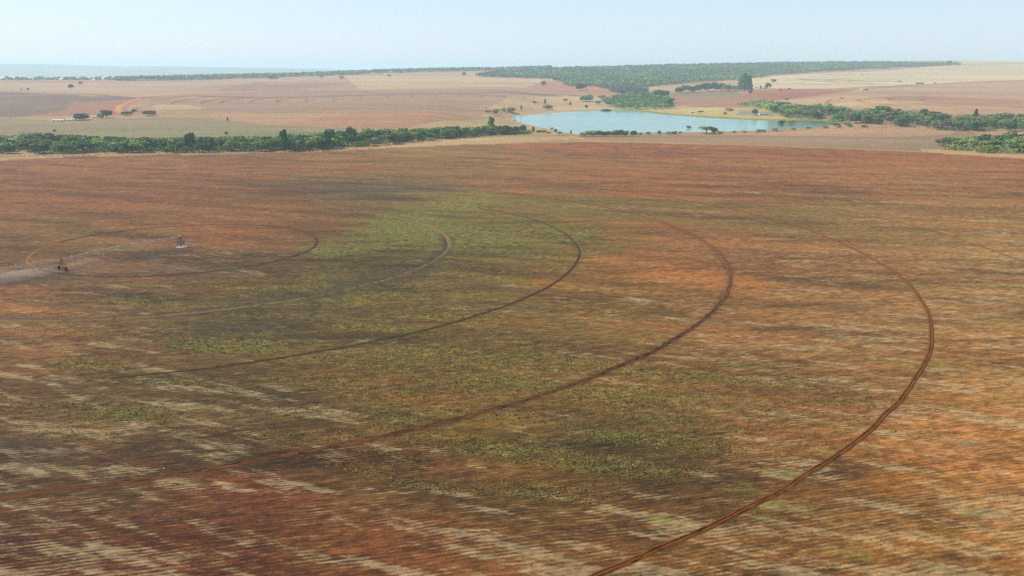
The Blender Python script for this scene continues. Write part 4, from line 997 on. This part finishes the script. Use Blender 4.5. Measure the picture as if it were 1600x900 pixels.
for (px, row, w_, h_, kd, lf, sd, lb) in [
 (111, 138.5, 8, 7, 'round', 'dark', 1, 'round dark tree alone on the far left plateau field'), (126, 133, 6, 6, 'round', 'grey', 2, 'hazy tree on the skyline field edge right of the round one'), (44, 141.5, 4, 4, 'round', 'grey', 3, 'tiny hazy tree on the far left field'), (33.5, 141, 3, 3, 'round', 'grey', 1, 'tiniest hazy tree left of its twin on the far left field'),
 (423, 124.5, 8, 5.5, 'round', 'dark', 2, 'dark round tree on the skyline above the far circles'), (431, 123.5, 7, 3.5, 'bush', 'dry', 21, 'brown bush beside the dark skyline tree'), (502, 121.5, 6, 4, 'bush', 'grey', 22, 'flat grey tree touching the skyline woodland'), (534, 123.6, 7, 5, 'round', 'dry', 3, 'brownish round tree just below the skyline'),
 (608, 120, 6, 3.5, 'bush', 'dry', 22, 'low brown bush on the skyline field'), (725, 118.5, 7, 6, 'round', 'dry', 1, 'brown round tree left of the plateau woodland tip'), (868.5, 127.5, 8, 7, 'round', 'dark', 2, 'dark tree tucked against the plateau woodland edge'), (849, 134.5, 7.5, 7.5, 'round', 'dark', 3, 'lone round dark tree in the pink field above the lake'),
 (878, 126.5, 6, 5, 'round', 'mid', 1, 'small mid green tree on the corner of the plateau woodland'), (905.5, 141.5, 13, 12, 'round', 'dark', 1, 'large dark tree standing clear below the woodland edge'), (912, 139, 9, 8, 'round', 'dark', 3, 'dark tree behind the large one at the woodland edge'),
 (882.5, 161, 8, 7, 'spread', 'dry', 4, 'flat-topped brown savanna tree above the lake shore'), (851.5, 162, 4.5, 7, 'tall', 'dry', 6, 'slim brown savanna tree left of the flat-topped one'), (835.5, 164, 7.5, 6, 'spread', 'dry', 4, 'wispy brown savanna tree with two heads'), (856, 170.5, 15, 8, 'bush', 'olive', 21, 'wide olive bush on the slope by the lake'),
 (891, 164.5, 4, 6, 'tall', 'dry', 6, 'thin bare tree right of the flat-topped savanna tree'), (814.5, 171.5, 4, 6.5, 'tall', 'dry', 6, 'short upright brown tree above the left shore'), (799, 175.5, 12, 8, 'bush', 'mid', 22, 'green bush over the left tip of the lake'), (787.5, 174, 4.5, 6, 'tall', 'dry', 6, 'dark stubby tree left of the green shore bush'),
 (774, 178.5, 8, 9, 'bush', 'dry', 21, 'brown scrubby bush above the lake tip'), (762, 176, 9, 4, 'bush', 'dry', 22, 'low brown bush furthest left of the shore scrub'), (916, 169.5, 4.5, 5.5, 'round', 'dark', 1, 'small dark tree by itself on the far shore'), (916, 158.5, 20, 12, 'bush', 'mid', 21, 'light green thicket on the slope above the lake'),
 (946.5, 175.3, 14, 5.5, 'bush', 'dark', 22, 'dark bush growing at the water edge of the far shore'), (940, 154, 10, 6, 'bush', 'dry', 21, 'brown bush between the thicket and the lakeside wood'), (935, 163, 8, 6, 'bush', 'olive', 22, 'olive bush beside the lakeside wood'),
 (1032, 153.5, 26, 13, 'round', 'dark', 2, 'dark rounded crown rising above the lakeside wood'), (1045, 167, 12, 12, 'round', 'dark', 1, 'dark tree at the right end of the lakeside wood'),
 (1094, 178, 8.5, 5, 'spread', 'dry', 4, 'small brown tree beside the white-roofed lake hut'), (1140, 173.5, 12, 5.5, 'bush', 'dry', 21, 'low brown bush on the bank above the lake'), (1132.5, 179.5, 6, 4.5, 'round', 'olive', 3, 'pale little tree on the far bank grass'), (1179, 180.5, 9, 10, 'round', 'dark', 2, 'dark tree in front of the grey bare patch'),
 (1221, 197, 9, 9, 'round', 'dark', 3, 'dark tree standing in the shallow inlet'), (1236.5, 196.5, 8, 9, 'spread', 'olive', 4, 'thin olive tree beside the dark one in the shallow inlet'),
 (1076, 203.5, 7.5, 7, 'spread', 'dark', 4, 'little umbrella-shaped dark tree against the water'), (1104, 209, 28, 12, 'spread', 'olive', 4, 'wide light green tree on the near shore of the lake'), (1115, 209.3, 12, 10, 'round', 'mid', 3, 'darker tree joined to the wide light green one'),
 (817, 207.5, 11, 12, 'round', 'dark', 2, 'dark tree closing the right end of the creek belt'), (833, 206.5, 7, 8, 'tall', 'dry', 6, 'sparse brownish tree right of the creek belt end'), (862, 206, 5, 7, 'spread', 'dry', 4, 'brown twiggy tree near the lake corner'), (868, 206.5, 5.5, 5, 'round', 'dark', 1, 'small dark round tree at the lake corner'), (892, 209, 3.5, 5, 'tall', 'dark', 6, 'tiny dark tree where the path meets the water'),
 (767.5, 208, 15, 24, 'tall', 'mid', 6, 'pointed green tree taller than the creek belt near the lake'), (298, 238, 17, 31, 'round', 'dark', 2, 'tall dark tree poking above the creek belt'), (445, 237, 18, 32, 'tall', 'dark', 6, 'dark pointed tree highest above the creek belt'), (516, 231, 18, 30, 'round', 'dark', 1, 'dark blocky tree above the belt centre'),
 (549, 228, 18, 30, 'round', 'mid', 3, 'mid green dome rising above the creek belt'), (354, 211.5, 5.5, 6, 'round', 'mid', 3, 'small round tree in the meadow behind the creek belt'), (85.5, 207, 4, 5, 'round', 'dark', 2, 'tiny dark tree on the meadow behind the belt left end'), (355.5, 189, 3.5, 5.5, 'tall', 'dark', 6, 'small leaning dark tree alone in the meadow'),
 (1172, 146, 6, 5, 'round', 'dark', 1, 'small dark tree by the pale farm buildings'), (1188.5, 139, 4, 5, 'tall', 'mid', 6, 'small upright tree between the farm buildings'), (1200, 138.5, 9, 9, 'round', 'dark', 3, 'round dark tree right of the farm buildings'), (1208.5, 129.5, 8, 6, 'round', 'grey', 2, 'round grey tree on the pale field above the farm'),
 (1219, 141.5, 5, 3.5, 'bush', 'dry', 21, 'small brown bush above the red field left end'), (1233, 139.5, 4, 2.5, 'bush', 'dark', 22, 'little dark bush on the edge of the red field'), (1229, 157, 5, 4, 'bush', 'dry', 22, 'reddish brown bush at the corner of the red field'), (1353, 141, 5.5, 2.6, 'bush', 'dark', 21, 'dark clump at the junction of the field tracks'), (1406, 128.8, 4.5, 2.6, 'bush', 'dark', 22, 'dark clump at the end of a terrace bank'),
 (1434, 131.5, 5, 3, 'bush', 'dark', 21, 'first of the dark clumps on the right field boundary'), (1440, 131.3, 6, 2.6, 'bush', 'dark', 22, 'second dark clump on the right field boundary'), (1461, 130.5, 4, 2, 'bush', 'dry', 21, 'small brown clump further along the right field boundary'), (1315, 154.5, 5, 2.2, 'bush', 'dry', 22, 'red-brown clump in the pale lower field'),
 (1379, 178, 26, 12.5, 'round', 'mid', 3, 'big round tree standing above the right-hand belt'), (1296, 178, 20, 12, 'round', 'dark', 2, 'dark dome near the start of the right-hand belt'), (1444, 181, 15, 11, 'round', 'dark', 1, 'dark crown topping the right-hand belt'), (1524, 186, 8, 15, 'tall', 'dark', 6, 'narrow dark tree sticking up from the greyish belt'), (1484.5, 223, 12, 9, 'round', 'mid', 3, 'separate tree at the left of the near copse'), (1467, 229, 11, 11, 'spread', 'grey', 4, 'bare grey tree leading the near copse'),
 (1337, 192.5, 19, 14, 'round', 'dark', 1, 'dark tree crowding the right tip of the lake'), (1347, 191.5, 19, 15, 'round', 'mid', 2, 'mid green tree just right of the lake tip'), (1355, 190, 18, 14, 'round', 'grey', 3, 'greyish tree second right of the lake tip'),
 (1343, 186.5, 19, 13, 'round', 'mid', 1, 'tree behind the pair at the lake tip'), (1329, 189, 17, 13, 'round', 'olive', 2, 'olive tree hanging over the inlet water'), (1318, 187.6, 17, 13, 'round', 'dark', 3, 'dark tree on the far side of the inlet water'), (1322, 194.5, 12, 5, 'bush', 'olive', 21, 'olive bush closing the near side of the inlet'), (1306, 196.5, 12, 4.5, 'bush', 'mid', 22, 'mid green bush on the near side of the inlet'),
 (1497.6, 101.4, 8, 3, 'bush', 'grey', 21, 'low grey bush ending the plateau woodland'), (1483, 101.2, 7, 6, 'round', 'dark', 2, 'tree standing up at the right tip of the plateau woodland')]:
    lone(px, row, w_, h_, kd, lf, sd, lb, 'bush' if kd == 'bush' else {'round': 'round_tree', 'spread': 'savanna_tree', 'tall': 'slender_tree'}[kd], 'bush' if kd == 'bush' else 'tree')
# windbreak by the farm
rr = random.Random(9)
WB = [(1062, 146, 14, 10), (1072, 144, 14, 11), (1081, 145, 13, 10), (1091, 144, 11, 12), (1098, 143, 9, 13), (1106, 142.5, 15, 13), (1116, 142.5, 14, 14), (1126, 142, 13, 12), (1135, 143, 14, 11), (1150, 142, 16, 9)]
for k, (px, row, w_, h_) in enumerate(WB):
    where = ['at its left end', 'second from its left end', 'third from its left end', 'left of the narrow dark one', 'the narrow darkest one', 'just right of the narrow dark one', 'in its middle, the tallest', 'right of its tallest tree', 'rounded and greyish near its right end', 'low and light beside the tall clump'][k]
    lone(px, row, w_, h_, 'round', 'grey' if k == 8 else ('olive' if k == 9 else ('dark' if k % 2 == 0 else 'mid')), 1 + k % 3, f'tree of the farm windbreak, {where}', 'windbreak_tree')
lone(1163, 142.5, 17, 26, 'tall', 'mid', 6, 'tallest green tree in the clump left of the farm buildings', 'tall_tree')
lone(1170, 143, 12, 22, 'tall', 'dark', 6, 'dark tree on the right side of the tall farm clump', 'tall_tree')
lone(1157, 140, 10, 20, 'round', 'mid', 1, 'rounded green tree on the left side of the tall farm clump', 'tall_tree')
# dense shrubs at the near shore, one by one
for k, (px, w_, h_) in enumerate([(911, 9, 8), (919, 10, 9.5), (927, 10, 10.5), (936, 10, 10), (944, 9, 9), (950, 8, 9), (960, 10, 11), (969, 10, 11), (976, 9, 10), (989.5, 9, 9.5)]):
    o_ = ['leftmost, beside the orange path', 'second from the orange path', 'third from the orange path', 'fourth from the orange path', 'fifth from the orange path', 'last before the first gap', 'first after the first gap', 'middle one after the first gap', 'last before the wider gap', 'alone after the wider gap'][k]
    lone(px, 213.2 - .05 * k, w_ * 1.15, h_, 'bush', 'olive' if k < 3 else 'mid', 21 + k % 2, f'dense lakeside bush in the hedge-like row, {o_}', 'lakeside_bush', 'bush')
for k, (px, row, w_, h_) in enumerate([(1000, 210.5, 6, 4), (1013, 210, 6, 4.5), (1030, 210, 6, 7), (1044, 210, 8, 5), (1053, 210, 8, 6), (1063, 209, 5, 4), (1125, 209, 8, 5), (1147, 208, 6, 4), (1163, 207.5, 6, 4), (1185, 207.5, 7, 6), (1192, 206.5, 8, 5), (1211, 205.5, 9, 6), (1240, 203.5, 7, 4), (1262, 202, 8, 4), (1290, 200.5, 8, 4), (1310, 200, 8, 4.5), (1328, 198.5, 9, 5), (1350, 199.5, 9, 5)]):
    o_ = f'{["first", "second", "third", "fourth", "fifth", "sixth", "seventh", "eighth", "ninth", "tenth", "eleventh", "twelfth", "thirteenth", "fourteenth", "fifteenth", "sixteenth", "seventeenth", "last"][k]}'
    lone(px, row, w_, h_, 'bush', ['olive', 'mid', 'dry'][k % 3], 21 + k % 2, f'{ADJ[["olive", "mid", "dry"][k % 3]]} reedy bush on the near lake shore, {o_} rightward from the hedge-like row', 'shore_bush', 'bush')
for k, (px, row, w_, h_) in enumerate([(842, 207.5, 8, 5), (850, 208, 8, 5.5), (857, 209, 6, 4), (874, 209.5, 8, 4.5), (706, 216.5, 12, 5), (672, 220, 14, 5), (586, 229, 14, 4), (828, 209, 7, 4)]):
    o_ = ['between the belt end and the lake', 'in the middle of the scrub by the lake', 'right of the middle scrub', 'at the lake corner', 'at the foot of the belt bend', 'pale one in front of the belt bend', 'on the dry verge of the belt', 'at the foot of the belt end tree'][k]
    lone(px, row, w_, h_, 'bush', 'dry' if k % 2 == 0 else 'olive', 21 + k % 2, f'{ADJ["dry" if k % 2 == 0 else "olive"]} scrub bush {o_}', 'scrub_bush', 'bush')
# dry grass verge and reeds
def verge(name, PX, n, hmax, size, c, label, cat, seed):
    P = Hn(PX); pts = []
    for a, b in zip(P[:-1], P[1:]):
        k = int(math.hypot(a[0] - b[0], a[1] - b[1]) / 2.2) + 1
        for q in range(k): pts.append((a[0] + (b[0] - a[0]) * q / k, a[1] + (b[1] - a[1]) * q / k))
    m = leafmat(name + '_blades', c)
    return scrub(name, pts, n, size, hmax, .42, m, label, seed, cat)
verge('dry_grass', [(-30, 245), (100, 243.5), (200, 241), (400, 239.6), (500, 236.5), (560, 231.5), (640, 224), (700, 219), (780, 213), (860, 212), (900, 213)], 14, .9, 2.6, (168, 144, 108), 'straw-coloured grass verge below the creek belt', 'dry grass', 31)
verge('reeds', [(996, 210), (1060, 209.6), (1120, 208.8), (1180, 207.4), (1240, 203.8), (1300, 201), (1360, 200), (1420, 200.5)], 14, 1.6, 2.4, (160, 146, 104), 'pale reeds along the near lake shore', 'reeds', 32)
verge('sedge', [(955, 171), (1000, 172.5), (1040, 177.5), (1100, 182.2), (1160, 185.8), (1220, 187.3), (1290, 187.4)], 12, .9, 3.5, (118, 130, 74), 'green sedge along the far lake shore', 'sedge', 33)

# real plants and stubble standing on the near field
def tufts(name, wgt, n, hmin, hmax, wid, mat, label, cat, seed, rmax, lean=.5):
    r = np.random.default_rng(seed); X, Y = SCAT[0], SCAT[1]
    D = np.hypot(X, Y); th = np.degrees(np.arctan2(X, Y))
    ok = np.where((D > 85) & (D < rmax) & (np.abs(th) < 38) & (wgt > .02))[0]
    p = wgt[ok] / wgt[ok].sum(); idx = r.choice(ok, n, p=p)
    c = np.c_[X[idx], Y[idx]] + r.normal(size=(n, 2)) * (D[idx] * .006)[:, None]
    h = r.uniform(hmin, hmax, (n, 1)); w_ = wid * r.uniform(.6, 1.5, (n, 1))
    zb = -SL * c[:, 1:2]
    VV = []; SH = []
    sh = r.uniform(.6, 1.4, n)
    for k in range(3):
        a = r.uniform(0, math.pi, n); dx = np.c_[np.cos(a), np.sin(a), np.zeros(n)]
        ln = np.c_[r.normal(size=(n, 2)) * lean * h, np.zeros(n)]
        b = np.c_[c, zb]
        VV.append(np.stack([b - dx * w_ * .5, b + dx * w_ * .5, b + dx * w_ * .75 + ln + np.c_[np.zeros((n, 2)), h], b - dx * w_ * .75 + ln + np.c_[np.zeros((n, 2)), h * .85]], 1))
        SH.append(sh)
    VV = np.concatenate(VV); n4 = len(VV); SH = np.concatenate(SH)
    o = mesh_np(name, VV.reshape(-1, 3), np.arange(n4 * 4).reshape(-1, 4), mat, cols={'shade': np.repeat(SH, 4)})
    tag(o, label, cat, kind='stuff')
TW = SCAT[2].copy(); dr_ = np.hypot(SCAT[0] - PC[0], SCAT[1] - PC[1]) / HC
for q in (.842, 1.688, 2.506, 3.367, 4.25): TW *= np.abs(dr_ - q) * HC > 1.8
tufts('volunteer_crop', TW, 36000, .06, .14, .16, leafmat('weed_leaves', (96, 88, 60)), 'patchy green volunteer crop growing between the wheel tracks', 'weeds', 41, 400, .8)

# ---------------------------------------------------------------- small buildings and poles
M_ROOF = plain('pale_roof_sheet', (178, 170, 160), .6, 0, .05); M_WALL = plain('limewash', (206, 198, 184), .9, 0, .1); M_DOOR = plain('dark_opening', (46, 40, 38), .9)
M_TILE = plain('weathered_grey_roof', (128, 124, 120), .85, 0, .15); M_POLE = plain('pole_wood', (120, 104, 90), .9, 0, .2)
def hut(name, px, row, L, W, H, rz, label, cat, roof=None, ndoor=2, pitch=.22):
    x, y = hit(px, row); root = empty(name, (x, y, zat(x, y)), rz); tag(root, label, cat)
    mb = MB(); mb.box((0, 0, H / 2 - .2), (L, W, H + .4))
    g_ = W * pitch
    mb.poly([(-L / 2, -W / 2, H), (-L / 2, W / 2, H), (-L / 2, 0, H + g_), (L / 2, -W / 2, H), (L / 2, W / 2, H), (L / 2, 0, H + g_)], [(0, 1, 2), (3, 5, 4)])
    mb.build('wall', M_WALL, root)
    mb = MB(); e = .5; th_ = .12
    for s in (-1, 1):
        a = [(-L / 2 - e, 0, H + g_ + .06), (L / 2 + e, 0, H + g_ + .06), (L / 2 + e, s * (W / 2 + e), H - e * pitch * 2 + .06), (-L / 2 - e, s * (W / 2 + e), H - e * pitch * 2 + .06)]
        b = [(p_[0], p_[1], p_[2] + th_) for p_ in a]
        mb.poly(a + b, [(3, 2, 1, 0), (4, 5, 6, 7), (0, 1, 5, 4), (1, 2, 6, 5), (2, 3, 7, 6), (3, 0, 4, 7)])
    mb.build('roof', roof or M_ROOF, root)
    for k in range(ndoor):
        mb = MB(); xx = -L / 2 + L * (k + .5) / ndoor
        mb.box((xx, -W / 2 - .03, 1.05), (1.1, .08, 2.1)); mb.build('door', M_DOOR, root)
        mb = MB(); mb.box((xx + L / ndoor * .3, -W / 2 - .03, 1.5), (min(1.2, L / ndoor * .3), .07, .8)); mb.build('window', M_DOOR, root)
    return root
hut('long_shed', 91.5, 189.6, 15, 6, 1.5, .06, 'left of the two long low white-roofed sheds by the broad trees', 'shed', ndoor=3)
hut('long_shed', 111.5, 188.4, 11, 5, 1.5, .06, 'right and shorter of the two white-roofed sheds by the broad trees', 'shed', ndoor=2)
hut('small_shed', 148, 184, 7, 4, 1.7, 0, 'small pale shed between the two biggest of the round trees', 'shed', ndoor=1)
hut('lake_hut', 1081, 176.4, 8.5, 5, 2.2, .1, 'small white-roofed hut on the far bank of the lake', 'hut', ndoor=1)
hut('pump_house', 758.5, 169, 4, 3.5, 3.2, 0, 'tiny white pump house standing alone in the field left of the lake', 'hut', ndoor=1)
hut('farmhouse', 1194, 138.4, 15, 9, 3, .15, 'pale farmhouse among trees below the big pale field', 'house', ndoor=2)
hut('farm_barn', 1181, 137.3, 13, 9, 3.2, -.1, 'pale barn between the tall farm clump and the farmhouse', 'barn', ndoor=1)
hut('grey_barn', 1193, 179.6, 16, 8, 2.2, .05, 'low grey-roofed barn right of the dark tree above the lake', 'barn', M_TILE, 2)
hut('field_hut', 1345, 117.2, 14, 9, 3.5, .1, 'tiny pale hut on the upper pale field', 'hut', ndoor=1)
hut('track_hut', 1349, 140.6, 12, 7, 2.8, 0, 'tiny white hut at the junction of the field tracks', 'hut', ndoor=1)
hut('water_tank_hut', 803, 188.3, 6, 3.5, 1.8, .3, 'tiny white hut at the left tip of the lake', 'hut', ndoor=1)
def pole(px, row, h, label):
    x, y = hit(px, row); root = empty('utility_pole', (x, y, zat(x, y)), random.uniform(-.3, .3)); tag(root, label, 'pole', 'utility poles around the lake')
    mb = MB(); mb.tube([(0, 0, -.3), (0, 0, h)], .17, 8, .11); mb.build('shaft', M_POLE, root)
    mb = MB(); mb.box((0, 0, h - .5), (2.2, .12, .14)); mb.build('crossarm', M_POLE, root)
pole(1037.5, 171, 10, 'thin pole in front of the lakeside wood'); pole(1083.5, 174.5, 10, 'thin pole beside the white-roofed lake hut')
pole(1377.5, 213, 10, 'thin pole standing in the tan strip at right'); pole(1220.5, 213, 9, 'thin pole in the tan strip below the inlet trees'); pole(722.5, 180.5, 10, 'thin pole by the pale track left of the lake')
print('objects', len(bpy.data.objects))
